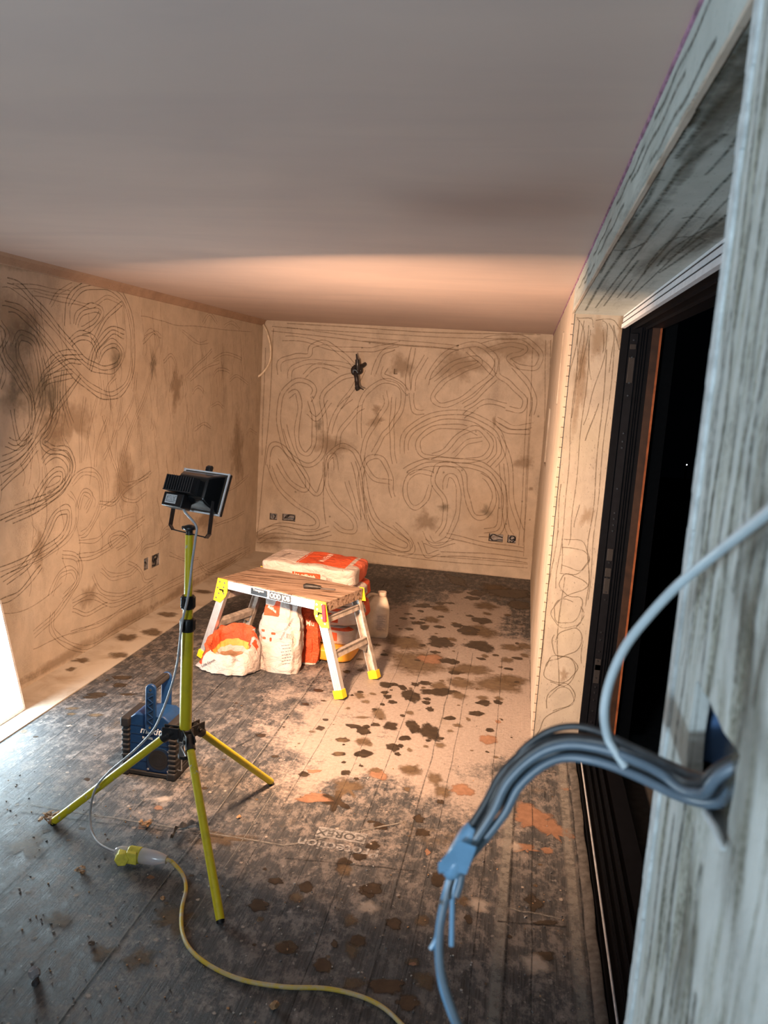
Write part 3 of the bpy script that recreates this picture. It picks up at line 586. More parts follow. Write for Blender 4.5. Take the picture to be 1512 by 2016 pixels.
# far reveal face (normal -Y) and soffit (normal -Z)
rw.add([(XR, YF, 0), (XD, YF, 0), (XD, YF, ZS), (XR, YF, ZS)], [(0, 1, 2, 3)], 1)
rw.add([(XR, YN, ZS), (XD, YN, ZS), (XD, YF, ZS), (XR, YF, ZS)], [(0, 1, 2, 3)], 2)
rw.bx(XD + .20, XD + .26, YF + .05, YB, 0, HC, 4); rw.bx(XD + .20, XD + .26, Y0, YF + .05, ZS + .03, HC, 4)
def pF(u, v): return on(1030 + u / 2.239, 600 + v / 2.239, 1, YF)
NF = (0, -1, 0)
for n, p in [(1, [(245, 110), (232, 300), (205, 600), (190, 850), (160, 1100), (140, 1250)]), (1, [(300, 110), (272, 400), (240, 700), (215, 950), (200, 1060)]), (1, [(375, 150), (342, 500), (312, 850), (285, 1080), (288, 1250), (270, 1330)]), (1, [(405, 170), (370, 480), (330, 840), (305, 1100), (282, 1330)]), (1, [(345, 65), (372, 110), (352, 240), (295, 430), (262, 545)]), (1, [(330, 435), (275, 600)]), (1, [(165, 790), (150, 1000), (105, 1300), (75, 1600), (50, 1790)]), (1, [(245, 880), (225, 980)]),
             (1, [(235, 55), (300, 65), (310, 100)]), (1, [(320, 65), (400, 70), (430, 110)]), (1, [(240, 60), (270, 150), (235, 330)]), (1, [(265, 70), (240, 260), (215, 500)]), (1, [(290, 90), (265, 240), (245, 330)]), (1, [(380, 80), (400, 160), (375, 300)]), (1, [(355, 110), (350, 215)]), (1, [(250, 70), (215, 260), (190, 360)]), (1, [(400, 90), (420, 200)]), (1, [(300, 130), (285, 180), (300, 330)]),
             (1, [(165, 1030), (255, 1042), (288, 1100), (280, 1150), (240, 1170), (160, 1145)]), (1, [(170, 1072), (262, 1080), (290, 1130)]), (1, [(160, 1180), (210, 1190), (260, 1170), (288, 1120)]), (1, [(175, 1030), (165, 1180)]),
             (1, [(285, 1160), (290, 1230), (230, 1270), (170, 1290), (135, 1340), (150, 1395), (210, 1400), (255, 1350), (250, 1290), (190, 1280), (160, 1230), (180, 1190), (240, 1200), (288, 1240)]), (1, [(265, 1330), (250, 1400), (190, 1425), (140, 1400), (125, 1350), (165, 1300), (230, 1310)]),
             (1, [(130, 1520), (160, 1450), (225, 1425), (262, 1470), (225, 1530), (160, 1555), (105, 1580), (92, 1630), (140, 1665), (205, 1650), (238, 1600), (215, 1560), (150, 1545), (125, 1490), (150, 1440)]), (1, [(95, 1600), (130, 1550), (200, 1555), (232, 1620), (180, 1680), (120, 1660)]), (1, [(100, 1790), (115, 1710), (180, 1670), (228, 1710), (200, 1770), (120, 1800), (80, 1850), (60, 1900)]), (1, [(110, 1740), (150, 1690), (210, 1700), (215, 1760), (130, 1790)]), (1, [(230, 1420), (265, 1380), (255, 1330)]), (1, [(262, 1480), (255, 1580)]), (1, [(180, 1200), (150, 1500), (160, 1680)])]:
    comb(rw, p, pF, NF, n, .012, .0055, 5, 5)
def pS(u, v): return on(1100 + u / 3.053, v / 3.053, 2, ZS)
for w_, p in [(.014, [(160, 1865), (260, 1690), (400, 1490), (560, 1260), (700, 1060), (760, 990), (1000, 800)]), (.010, [(220, 1850), (330, 1700), (500, 1480), (600, 1350), (690, 1250)]), (.010, [(270, 1840), (380, 1690), (480, 1560)]), (.010, [(400, 1790), (520, 1630), (680, 1440), (870, 1220), (1080, 1000)]), (.009, [(430, 1790), (620, 1610), (780, 1450), (960, 1250), (1050, 1170)]), (.008, [(880, 1050), (1000, 920), (1110, 765)]), (.010, [(510, 1650), (560, 1560), (700, 1430), (900, 1440)]), (.012, [(250, 1640), (330, 1480), (440, 1330), (540, 1180), (620, 1000)]),
              (.008, [(590, 1075), (640, 1080)]), (.008, [(740, 1310), (800, 1300), (880, 1310)]), (.012, [(600, 1640), (720, 1560), (880, 1440)]), (.010, [(320, 1500), (420, 1500), (530, 1450)]), (.010, [(590, 1600), (700, 1480), (960, 1330)]), (.008, [(350, 1790), (440, 1680)]), (.012, [(660, 1560), (800, 1460), (1030, 1270)]), (.02, [(740, 760), (860, 560), (960, 440), (1160, 200)]), (.02, [(620, 960), (700, 860), (830, 650)]), (.014, [(700, 950), (900, 700), (1140, 420)])]:
    P = smooth_pts([pS(*q) for q in p], 6); ribbon(rw, P, (0, 0, -1), w_, 6, .001); 
for (u, v, ra, rb) in [(960, 640, .03, .35), (1060, 330, .02, .22), (960, 1400, .03, .30), (430, 1400, .04, .30), (600, 1550, .05, .4), (1080, 600, .04, .3), (880, 1400, .03, .3)]:
    blob(rw, pS(u, v), EX, EY, (0, 0, -1), ra, rb, 7, rag=.5)
for (u, v, ra, rb) in [(330, 150, .03, .10), (250, 350, .03, .2), (280, 930, .03, .06), (260, 260, .02, .12), (180, 1630, .02, .04), (430, 100, .02, .08)]:
    blob(rw, pF(u, v), EX, UP, NF, ra, rb, 8, rag=.5)
# pale corner line of the reveal, ragged
for z in range(0, 44):
    z0 = z * ZS / 44; rw.box((XR + .004, YF - .0015, z0 + .025), (.012 + .004 * noise.noise(Vector((z, 0, 0))), .004, .052), None, 0)
struct(rw.build('wall_right', [MAT[k] for k in ('wall', 'jamb', 'soffit', 'edge', 'hole', 'scratch2', 'scratchs', 'mildew', 'brownpatch')]))

# near length with the broken-out cable hole
nw = MB()
hole_px = [(1374, 1338), (1384, 1362), (1396, 1376), (1404, 1398), (1412, 1412), (1424, 1440), (1440, 1462), (1452, 1476), (1457, 1490), (1449, 1516), (1446, 1552), (1440, 1580), (1434, 1612), (1432, 1650), (1427, 1668), (1418, 1648), (1404, 1612), (1392, 1590), (1372, 1584), (1358, 1562), (1350, 1530), (1352, 1490), (1356, 1440), (1364, 1390), (1370, 1345)]
hp = [on(u, v, 0, XR) for u, v in hole_px]; hole = [(p.y, p.z) for p in hp]
outer = [(Y0, 0)] + [(YN - .002 + .004 * noise.noise(Vector((z * 7.3, 1, 2))), z * .035) for z in range(0, 62)] + [(YN, ZS), (Y0, ZS)]
flat_poly(nw, outer, [hole], cvR, 0)
hole_sides(nw, hole, cvR, lambda a, b: cvR(a, b, .014), 0)
hh = [(p[0] , p[1]) for p in hole]
nw.add([(XR, YN, 0), (XD, YN, 0), (XD, YN, ZS), (XR, YN, ZS)], [(0, 1, 2, 3)], 0)     # near side of the reveal
nw.add([(XR + .09, Y0, 0), (XR + .09, YN, 0), (XR + .09, YN, ZS), (XR + .09, Y0, ZS)], [(0, 1, 2, 3)], 2)
nw.add([(XD, Y0, 0), (XD, YN, 0), (XD, YN, ZS), (XD, Y0, ZS)], [(0, 1, 2, 3)], 0)
rr3 = random.Random(5)
for i in range(62):      # corner bead strip with plaster nubs
    z0 = i * .035
    nw.box((XR - .0015, YN - .011, z0 + .0175), (.004, .020 + rr3.uniform(-.004, .004), .0352), None, 1)
for i in range(240):
    z0 = rr3.uniform(1.1, 2.1); s_ = rr3.uniform(.0008, .0022)
    nw.box((XR + .0005, YN + rr3.uniform(-.001, .002), z0), (s_ * 1.2, s_ * 1.5, s_ * 1.5), Matrix.Rotation(rr3.uniform(0, 3), 3, 'X'), 1)
def nearY(y, z): return Vector((XR, y, z))
for (y0, z0, y1, z1, w_) in [(.765, 2.15, .757, 1.2, .010), (.742, 2.1, .735, 1.62, .012), (.70, 2.1, .694, 1.3, .009), (.668, 2.0, .664, 1.56, .012), (.64, 2.1, .635, 1.66, .016), (.60, 2.0, .60, 1.6, .014), (.73, 1.42, .70, .9, .012), (.70, 1.48, .66, 1.0, .014), (.65, 1.45, .64, 1.0, .009), (.62, 1.44, .56, 1.05, .012), (.775, 1.9, .774, 1.55, .006), (.57, 1.9, .57, 1.5, .016), (.55, 2.0, .545, 1.6, .01), (.59, 1.35, .54, 1.1, .015)]:
    P = [nearY(y0 + (y1 - y0) * t / 14 + .004 * math.sin(t * 1.3 + y0 * 50), z0 + (z1 - z0) * t / 14) for t in range(15)]
    ribbon(nw, smooth_pts(P, 3), NR, w_, 3, .0011)
for (y, z, ra, rb) in [(.60, 1.72, .05, .10), (.55, 1.60, .05, .12), (.63, 1.35, .03, .08), (.58, 1.66, .03, .06)]:
    blob(nw, (XR, y, z), EY, UP, NR, ra, rb, 4, rag=.6)
struct(nw.build('wall_near', [MAT[k] for k in ('near', 'bead', 'hole', 'scratchs', 'mildew')]))
# closing wall behind the photographer
fw = MB(); fw.bx(XL - .05, XD + .2, Y0 - .08, Y0, 0, HC); struct(fw.build('wall_front', MAT['wall']))

# ---- door opening
dr = thing('door_1', (XD, YF, 0), 'x', 'door'); del dr['label']; del dr['category']; dr['kind'] = 'structure'
m = MB(); m.prism([(0, 0), (.138, 0), (.138, .05), (0, .05)], (XD + .001, YF - .012, 0), EX, EY, UP, ZS - .035)
for x in (.03, .088, .098, .112): m.bx(XD + x, XD + x + .004, YF - .016, YF - .011, 0, ZS - .05)
m.build('door_jamb', MAT['frame'], dr)
m = MB(); m.bx(XD + .040, XD + .076, YF - .0165, YF - .012, .02, ZS - .08)
m.build('lock_strip', plain('satin_lock_strip', (.006, .007, .010), .4, 0, .2), dr)
kp = MB(); ks = MB()
for z, h in [(2.03, .012), (1.92, .06), (1.02, .03), (.93, .022), (.86, .04), (.45, .03), (.40, .05)]:
    kp.bx(XD + .044, XD + .072, YF - .019, YF - .0165, z - h, z + h)
kp.build('lock_keep', MAT['chrome'] if 0 else MAT['rubber'], dr, bevel=.002)
for z in (2.06, 1.98, 1.86, 1.80, 1.62, 1.58, 1.55, 1.35, 1.23, 1.20, 1.17, 1.14, .98, .90, .83, .79, .62, .58, .52, .47, .38, .33, .30, .26, .2, .14):
    ks.tube([(XD + .057, YF - .0165, z), (XD + .057, YF - .0195, z)], .0042, 8)
ks.build('screw_heads', MAT['chrome'], dr)
m = MB(); m.bx(XD + .0, XD + .012, -.2, YF - .012, ZS - .058, ZS + .02); m.bx(XD - .002, XD, -.2, YF - .012, ZS - .030, ZS - .028); m.bx(XD - .002, XD, -.2, YF - .012, ZS - .010, ZS - .0085)
m.bx(XD - .005, XD, -.2, YF - .012, ZS - .058, ZS - .040)
m.build('head_trim', MAT['white_frame'], dr)
for z in (.036, .014): MB().bx(XD - .0028, XD - .001, -.2, YF - .012, ZS - z, ZS - z + .003).build('trim_groove', MAT['rubber'], dr)
m = MB(); m.bx(XD + .012, XD + .19, -.2, YF + .04, ZS - .050, ZS + .02); m.bx(XD + .05, XD + .056, -.2, YF, ZS - .062, ZS - .05); m.bx(XD + .105, XD + .111, -.2, YF, ZS - .062, ZS - .05)
m.build('head_frame', MAT['frame'], dr)
m = MB(); m.bx(XD - .022, XD + .20, -.2, YF + .04, -.03, -.012); m.bx(XD - .012, XD - .006, -.2, YF, -.012, .004); m.bx(XD + .04, XD + .046, -.2, YF, -.012, .002); m.bx(XD + .07, XD + .074, -.2, YF, -.012, .002); m.bx(XD + .10, XD + .106, -.2, YF, -.012, .006)
m.build('threshold', MAT['frame'], dr)
m = MB(); m.tube([(XD + .010, -.2, .002), (XD + .010, YF - .02, .002)], .0045, 10); m.build('track_rail', plain('worn_silver_rail', (.62, .68, .76), .3, .5, .5), dr)
m = MB(); m.bx(XD + .139, XD + .172, YF - .02, YF + .05, 0, ZS - .05, 0); m.build('outer_jamb', MAT['dark_timber'], dr)
m = MB(); m.bx(XD + .172, XD + .182, YF - .02, YF + .05, 0, ZS - .05, 0); m.build('timber_post', MAT['timber'], dr)
# ragged membrane edge along the threshold
m = MB(); vs = []; nseg = 120
for i in range(nseg + 1):
    y = .6 + i * (YF - .62) / nseg
    h = .008 + .010 * abs(noise.noise(Vector((y * 6, 0, 0)))) + .004 * noise.noise(Vector((y * 30, 4, 0))); x = XD - .024 + .006 * noise.noise(Vector((y * 5, 7, 0)))
    vs += [(x - .03, y, .0012), (x, y, h), (x + .006, y, h - .002), (x + .004, y, -.01)]
m.add(vs, [(4 * i + j, 4 * i + j + 1, 4 * i + j + 5, 4 * i + j + 4) for i in range(nseg) for j in range(3)])
struct(m.build('trim_4', plain('curling_grey_membrane', (.10, .095, .09), .5, 0, .5, .3, 40), smooth=True))
# dark ground outside
m = MB(); m.bx(XD + .20, 14, -6, 20, -.16, -.12); struct(m.build('ground', plain('dark_paving', (.05, .05, .05), .9)))
q = on(1352, 915, 1, 16)
m = MB(); m.tube([(q.x, q.y, q.z - .006), (q.x, q.y, q.z + .006)], .007, 10); m.tube([(q.x, q.y, -.12), (q.x, q.y, q.z - .02)], .02, 8, 1)
tag(m.build('garden_lamp', [MAT['star'], MAT['black']]), 'tiny distant white lamp on a post in the dark outside', 'lamp')

# ================================================================== FLOODLIGHT ON TRIPOD
TX, TY = -1.172, 2.662
st = thing('tripod_floodlight', (TX, TY, 0), 'black halogen floodlight on a yellow telescopic tripod stand', 'work light')
MB().tube([(TX, TY, .42), (TX, TY, .87)], .0225, 24).build('lower_pole', MAT['tube'], st, True)
MB().tube([(TX, TY, .84), (TX, TY, .955)], .0185, 20).build('middle_pole', MAT['tube'], st, True)
MB().tube([(TX, TY, .92), (TX, TY, 1.205)], .0150, 20).build('upper_pole', MAT['tube'], st, True)
for z0, z1, r in ((.838, .888, .0275), (.925, .975, .0255)):
    m = MB(); m.tube([(TX, TY, z0), (TX, TY, z0 + .006), (TX, TY, z1 - .006), (TX, TY, z1)], [r - .002, r, r, r - .003], 24)
    for k in range(16):
        t = k / 16 * 2 * PI; m.box((TX + math.cos(t) * r, TY + math.sin(t) * r, (z0 + z1) / 2), (.004, .003, z1 - z0 - .012), Matrix.Rotation(t, 3, 'Z'))
    m.box((TX - .006, TY - r - .004, (z0 + z1) / 2), (.012, .012, z1 - z0 - .016))
    m.build('clamp_collar', MAT['blackplastic'], st, True)
feet = [Vector((-1.690, 2.602, .012)), Vector((-.975, 3.142, .012)), Vector((-.848, 2.236, .012))]
hub = MB(); hub.tube([(TX, TY, .395), (TX, TY, .40), (TX, TY, .448), (TX, TY, .452)], [.026, .030, .030, .026], 24); hub.tube([(TX, TY, .33), (TX, TY, .40)], .018, 16)
hub.tube([(TX, TY, .335), (TX, TY, .350)], .026, 16)
hub.build('hub', MAT['blackplastic'], st, True)
for f in feet:
    d = Vector((f.x - TX, f.y - TY, 0)).normalized(); side = d.cross(Vector(UP))
    top = Vector((TX, TY, .425)) + d * .062; ax = (f - top).normalized()
    MB().tube([top + ax * .01, f], .0150, 18).build('leg', MAT['tube'], st, True)
    h = MB(); R3 = Matrix((d, side, Vector(UP))).transposed()
    h.box(Vector((TX, TY, .432)) + d * .052 + side * .014, (.07, .005, .045), R3); h.box(Vector((TX, TY, .432)) + d * .052 - side * .014, (.07, .005, .045), R3)
    h.tube([top - ax * .022, top + ax * .035], [.020, .0195], 16); h.tube([top + side * .024, top - side * .024], .008, 10)
    h.build('hinge', MAT['blackplastic'], st, bevel=.002)
    MB().tube([f - ax * .006, f + ax * .004 + Vector((0, 0, -.006))], [.0153, .0135], 16).build('foot_cap', MAT['blackplastic'], st, True)
lat = MB(); lat.box((TX + .004, TY - .036, .385), (.020, .012, .06)); lat.tube([(TX + .004, TY - .045, .40), (TX + .03, TY - .06, .37)], .005, 8)
lat.build('steel_latch', MAT['chrome'], st, bevel=.003)
# lamp head frame: local axes right, forward(aim), up
LP = Vector((-1.150, 2.735, 1.352)); b_, t_ = .31, .36
aim = Vector((math.sin(b_) * math.cos(t_), math.cos(b_) * math.cos(t_), -math.sin(t_))); rgt = Vector((math.cos(b_), -math.sin(b_), 0)); upv = rgt.cross(aim)
LR = Matrix((rgt, aim, upv)).transposed()
def lp(x, y, z): return LP + rgt * x + aim * y + upv * z
Wd, Hd = .215, .158
m = MB()     # tapering black housing
def ring(y, w_, h_, zc=0, xc=0): return [lp(xc + sx * w_ / 2, y, zc + sz * h_ / 2) for sx, sz in ((-1, -1), (1, -1), (1, 1), (-1, 1))]
rings = [ring(-.012, Wd - .018, Hd - .014), ring(-.035, Wd - .030, Hd - .028), ring(-.062, Wd - .062, .104, .0), ring(-.078, Wd - .085, .078, .002)]
vs = [p for r in rings for p in r]; fs = [(4 * i + k, 4 * i + (k + 1) % 4, 4 * i + 4 + (k + 1) % 4, 4 * i + 4 + k) for i in range(3) for k in range(4)] + [(12, 13, 14, 15)]
m.add(vs, fs); house = m.build('housing', plain('glossy_black_casting', (.008, .008, .009), .22, 0, .6), st, bevel=.006, seg=3)
m = MB()
for k in range(12):
    x = -.090 + k * .0112; m.box(lp(x, -.092, .002), (.0045, .046, .056), LR)
m.box(lp(-.028, -.078, .002), (.128, .024, .050), LR); m.box(lp(-.028, -.092, -.027), (.132, .046, .003), LR)
m.build('cooling_fins', plain('satin_black_fins', (.03, .031, .035), .35, 0, .6), st)
m = MB()
for sx, sz, w_, h_ in ((0, 1, Wd, .010), (0, -1, Wd, .010)): m.box(lp(0, -.004, sz * (Hd / 2 - .005)), (w_, .014, h_), LR)
for sx in (-1, 1): m.box(lp(sx * (Wd / 2 - .005), -.004, 0), (.010, .014, Hd), LR)
m.build('bezel', MAT['black'], st, bevel=.002)
m = MB()      # rim behind the bezel, coloured white to paint in edge glare
for sz in (1, -1): m.box(lp(0, -.0145, sz * (Hd / 2 - .0025)), (Wd + .002, .006, .005), LR)
for sx in (-1, 1): m.box(lp(sx * (Wd / 2 - .0025), -.0145, 0), (.005, .006, Hd + .002), LR)
m.build('bezel_rim', plain('painted_glare_rim', (.9, .9, .92), .4, 0, .6, .02), st)
m = MB(); m.box(lp(0, .002, 0), (Wd - .02, .002, Hd - .02), LR)
gl = N('tempered_front_glass', .08); gl.col((.95, .95, .95)); gl.b.inputs['Transmission Weight'].default_value = 1; gl.b.inputs['IOR'].default_value = 1.1
m.build('front_glass', MAT['glow'], st)
m = MB(); m.box(lp(.0, -.006, Hd / 2 + .010), (.022, .020, .018), LR); m.tube([lp(-.011, -.004, Hd / 2 + .016), lp(.011, -.004, Hd / 2 + .016)], .009, 12)
m.build('bezel_clip', MAT['black'], st, bevel=.003)
m = MB(); m.box(lp(-.047, -.074, -.058), (.095, .056, .052), LR); jb = m.build('junction_box', MAT['blackplastic'], st, bevel=.005, seg=3)
m = MB(); m.box(lp(-.054, -.1025, -.057), (.050, .001, .032), LR); m.build('rating_label', MAT['logo'], jb)
m = MB()
for r in range(5):
    x = -.074
    while x < -.032:
        w_ = rr3.uniform(.002, .006); m.box(lp(x + w_ / 2, -.1034, -.046 - r * .0052), (w_, .0006, rr3.uniform(.0012, .003)), LR); x += w_ + rr3.uniform(.0012, .003)
m.build('label_print', MAT['black'], jb)
m = MB(); by = -.040
ub = [lp(-.088, by, -.035), lp(-.090, by, -.060), Vector((lp(-.092, by, 0).x, lp(-.092, by, 0).y, 1.228)), Vector((lp(-.080, by, 0).x, lp(-.08, by, 0).y, 1.212)), Vector((lp(.080, by, 0).x, lp(.08, by, 0).y, 1.205)), Vector((lp(.092, by, 0).x, lp(.092, by, 0).y, 1.220)), lp(.090, by, -.060), lp(.088, by, -.035)]
mid_ = (ub[3] + ub[4]) / 2; sh = Vector((TX, TY, mid_.z)) - mid_; ub = [ub[0], ub[1], ub[2] + sh, ub[3] + sh, ub[4] + sh, ub[5] + sh, ub[6], ub[7]]
for a_, c_ in zip(ub, ub[1:]):
    d = (c_ - a_); L_ = d.length; d.normalize(); e1 = aim.copy(); e1 = (e1 - d * e1.dot(d)).normalized(); e2 = d.cross(e1)
    m.box((a_ + c_) / 2, (L_ + .003, .018, .004), Matrix((d, e1, e2)).transposed())
m.build('bracket', MAT['black'], st)
m = MB(); m.tube([(TX, TY, 1.195), (TX, TY, 1.222)], .013, 16); m.tube([(TX, TY, 1.222), (TX, TY, 1.226), (TX, TY, 1.236), (TX, TY, 1.241)], [.018, .024, .022, .008], 18); m.box((TX, TY, 1.230), (.056, .014, .012), Matrix.Rotation(.3, 3, 'Z'))
m.build('wing_knob', MAT['blackplastic'], st, bevel=.003)
# supply cable down the pole to the plug
cp = [lp(-.006, -.070, -.070), lp(-.002, -.074, -.090), on(386, 1035, 1, 2.635), on(385, 1060, 1, 2.632), on(378, 1110, 1, 2.63), on(371, 1170, 1, 2.62), on(358, 1230, 1, 2.61), on(350, 1300, 1, 2.60), on(338, 1350, 1, 2.595), on(318, 1405, 1, 2.585), on(300, 1440, 1, 2.58), on(262, 1480, 1, 2.575), on(215, 1520, 1, 2.565), on(188, 1553, 1, 2.57), on(178, 1595, 1, 2.60), fl(179, 1630, .03), fl(192, 1657, .022), fl(215, 1672, .03), fl(232, 1677, .036)]
m = MB(); m.tube(smooth_pts(cp, 6), .0045, 10); m.build('supply_cable', MAT['cablew'] if 0 else plain('pale_grey_flex', (.42, .42, .43), .4, 0, .5), st, True)
# real light in the lamp
al = area_light('halogen_lamp', lp(0, .010, 0), aim, .18, .12, HALOGEN_W, HALOGEN_COL, 2.75)

# ================================================================== PLUG and EXTENSION LEAD
pa, pb = fl(228, 1676, .032), fl(328, 1693, .032); ax = (pb - pa).normalized(); sd_ = ax.cross(Vector(UP)).normalized(); L_ = (pb - pa).length
pl = thing('site_plug', (pa.x, pa.y, 0), 'yellow and clear site plug with hexagonal cap lying by the tripod leg', 'plug')
m = MB(); m.tube([pa, pa + ax * .012, pa + ax * .03, pa + ax * .055], [.014, .020, .024, .026], 18); m.build('cable_gland', MAT['clear'], pl, True)
hx = pa + ax * .030 - UP[2] * Vector((0, 0, .004)); tilt = (-sd_ * -1).normalized()
front = Vector((.35, -.93, .10)).normalized()
m = MB(); m.tube([hx + front * .0, hx + front * .048], .0265, 6); m.build('hexagonal_cap', MAT['connyellow'], pl, bevel=.003)
m = MB(); m.tube([pa + ax * .05, pa + ax * .054, pa + ax * .10], [.024, .029, .029], 20); m.box(pa + ax * .066 + front * .022, (.04, .03, .044), Matrix((ax, front, Vector(UP))).transposed()); m.build('plug_body', MAT['connyellow'], pl, True, bevel=.003)
ex = thing('extension_lead', (pb.x, pb.y, 0), 'muddy yellow extension lead with clear socket snaking towards the camera', 'extension lead')
m = MB(); m.tube([pa + ax * .10, pa + ax * .104, pa + ax * (L_ - .045), pa + ax * (L_ - .02), pb], [.027, .0285, .026, .020, .015], 20); m.build('socket_body', MAT['clear'], ex, True)
m = MB(); m.tube([pa + ax * .092, pa + ax * .112], .0262, 20); m.build('yellow_insert', MAT['connyellow'], ex, True)
cp = [pb - ax * .015, pb + ax * .01, fl(342, 1700, .02), fl(360, 1722, .0075), fl(366, 1750, .0075), fl(358, 1790, .0075), fl(359, 1835, .0075), fl(377, 1872, .0075), fl(420, 1905, .0075), fl(480, 1930, .0075), fl(560, 1943, .0075), (fl(640, 1946, .0075)), fl(705, 1960, .0075), fl(752, 1982, .0075), fl(790, 2016, .0075), fl(815, 2050, .0075), fl(835, 2120, .0075)]
m = MB(); m.tube(smooth_pts(cp, 7), .0068, 12); m.build('cord', MAT['lead'], ex, True)

# ================================================================== RADIO
RX0, RX1, RY0, RY1 = -1.640, -1.385, 3.045, 3.205
ra = thing('site_radio', ((RX0 + RX1) / 2, (RY0 + RY1) / 2, 0), 'blue jobsite radio with carry handle standing behind the tripod', 'radio')
m = MB(); m.prism([(.022, .018), (.233, .018), (.233, .235), (.218, .268), (.19, .288), (.06, .288), (.035, .268), (.022, .235)], (RX0, RY0 + .012, 0), EX, UP, EY, RY1 - RY0 - .024)
body = m.build('body', MAT['blue'], ra, bevel=.006, seg=3)
for x in (RX0, RX1 - .034):
    m = MB(); m.bx(x, x + .034, RY0 + .0, RY1 + .002, .008, .262)
    for k in range(8): m.bx(x - .002, x + .036, RY0 - .004, RY1 + .006, .036 + k * .0235, .052 + k * .0235)
    m.bx(x - .005, x + .037, RY0 - .008, RY1 + .010, 0, .035); m.bx(x - .005, x + .037, RY0 - .008, RY1 + .010, .225, .268)
    m.build('bumper', MAT['rubber'], ra, bevel=.007, seg=3)
m = MB(); m.bx(RX0 + .03, RX1 - .03, RY0 + .002, RY1 - .002, .004, .022); m.build('base_rail', MAT['rubber'], ra, bevel=.003)
for y in (RY0 - .004, RY1 - .010):
    cx = (RX0 + RX1) / 2 + .008
    m = MB(); out = [(-.022, 0), (.022, 0)]
    pts = [(math.cos(t) * .024, math.sin(t) * .024) for t in [PI + k * PI / 8 for k in range(9)]]; ptt = [(math.cos(t) * .024, .175 + math.sin(t) * .024) for t in [k * PI / 8 for k in range(9)]]
    m.prism(pts + ptt, (cx, y, .238), EX, UP, EY, .014); arm = m.build('handle_arm', MAT['blue'], ra, bevel=.003)
    if y < RY0:
        r_ = MB(); r_.bx(cx - .0145, cx + .0145, y - .001, y + .002, .250, .398); r_.build('arm_recess', MAT['bluedark'], arm)
        r_ = MB()
        for k in range(4):
            zc = .262 + k * .034; r_.box((cx, y - .002, zc), (.032, .004, .003), Matrix.Rotation(.6, 3, 'Y')); r_.box((cx, y - .002, zc + .016), (.032, .004, .003), Matrix.Rotation(-.6, 3, 'Y'))
        r_.build('arm_ribs', MAT['blue'], arm)
        for zc in (.238, .412): MB().tube([(cx, y - .0015, zc), (cx, y + .003, zc)], .006, 10).build('screw', MAT['chrome'], arm)
m = MB(); m.tube([(cx, RY0 + .008, .418), (cx, RY1 - .008, .418)], .017, 14)
for k in range(5): m.box((cx + .004 * (k - 2), (RY0 + RY1) / 2, .436), (.003, RY1 - RY0 - .04, .004))
m.build('handle_grip', MAT['rubber'], ra, True)
sc = Vector(((RX0 + RX1) / 2 + .045, RY0 + .010, .085))
m = MB(); m.prism([(math.cos(t) * .058 * (1 + .05 * math.cos(4 * t + PI)), math.sin(t) * .058 * (1 + .05 * math.cos(4 * t + PI))) for t in [k * PI / 16 for k in range(32)]], sc, EX, UP, (0, -1, 0), .004); spk = m.build('speaker_surround', MAT['bluedark'], ra)
m = MB()
for rr_, yy_ in ((.046, .005), (.030, .006), (.016, .007)): m.tube([sc + Vector((0, 0, 0)), sc + Vector((0, -yy_, 0))], rr_, 28)
m.build('speaker_cone', MAT['blackplastic'], spk)
for sx in (-1, 1):
    for sz in (-1, 1): MB().tube([sc + Vector((sx * .047, 0, sz * .047)), sc + Vector((sx * .047, -.007, sz * .047))], .0055, 10).build('screw', MAT['chrome'], spk)
m = MB(); text_on(m, 'makita', .044, lambda x, y: Vector((RX0 + .140 + x, RY0 + .0095, .214 + y)), .0007, .25); m.build('logo', MAT['logo'], body)
m = MB(); text_on(m, 'BMR102', .014, lambda x, y: Vector((RX0 + .118 + x, RY0 + .0095, .180 + y)), .0006); m.build('model_print', MAT['logo'], body)
m = MB()
for z in (.068, .108, .150, .192, .232): m.bx(RX0 + .04, RX1 - .04, RY0 + .0105, RY0 + .0135, z, z + .0015)
m.box((RX0 + .085, RY0 + .0115, .14), (.0018, .003, .2), Matrix.Rotation(.18, 3, 'Y'))
m.build('panel_lines', MAT['bluedark'], body)
x = RX1 + .006
m = MB(); m.tube(smooth_pts([(x - .004, RY0 + .02, .045), (x + .014, RY0 + .02, .045), (x + .014, RY0 + .02, .06), (x + .014, RY0 + .02, .17), (x + .014, RY0 + .02, .19), (x - .004, RY0 + .02, .19)], 3), .003, 8); m.build('side_bar', MAT['chrome'], ra, True)
m = MB(); m.tube(smooth_pts([(x - .004, RY1 - .01, .06), (x + .014, RY1 - .01, .06), (x + .014, RY1 - .01, .08), (x + .014, RY1 - .01, .22), (x + .014, RY1 - .01, .235), (x - .004, RY1 - .01, .235)], 3), .003, 8)
m.build('side_bar', MAT['chrome'], ra, True)

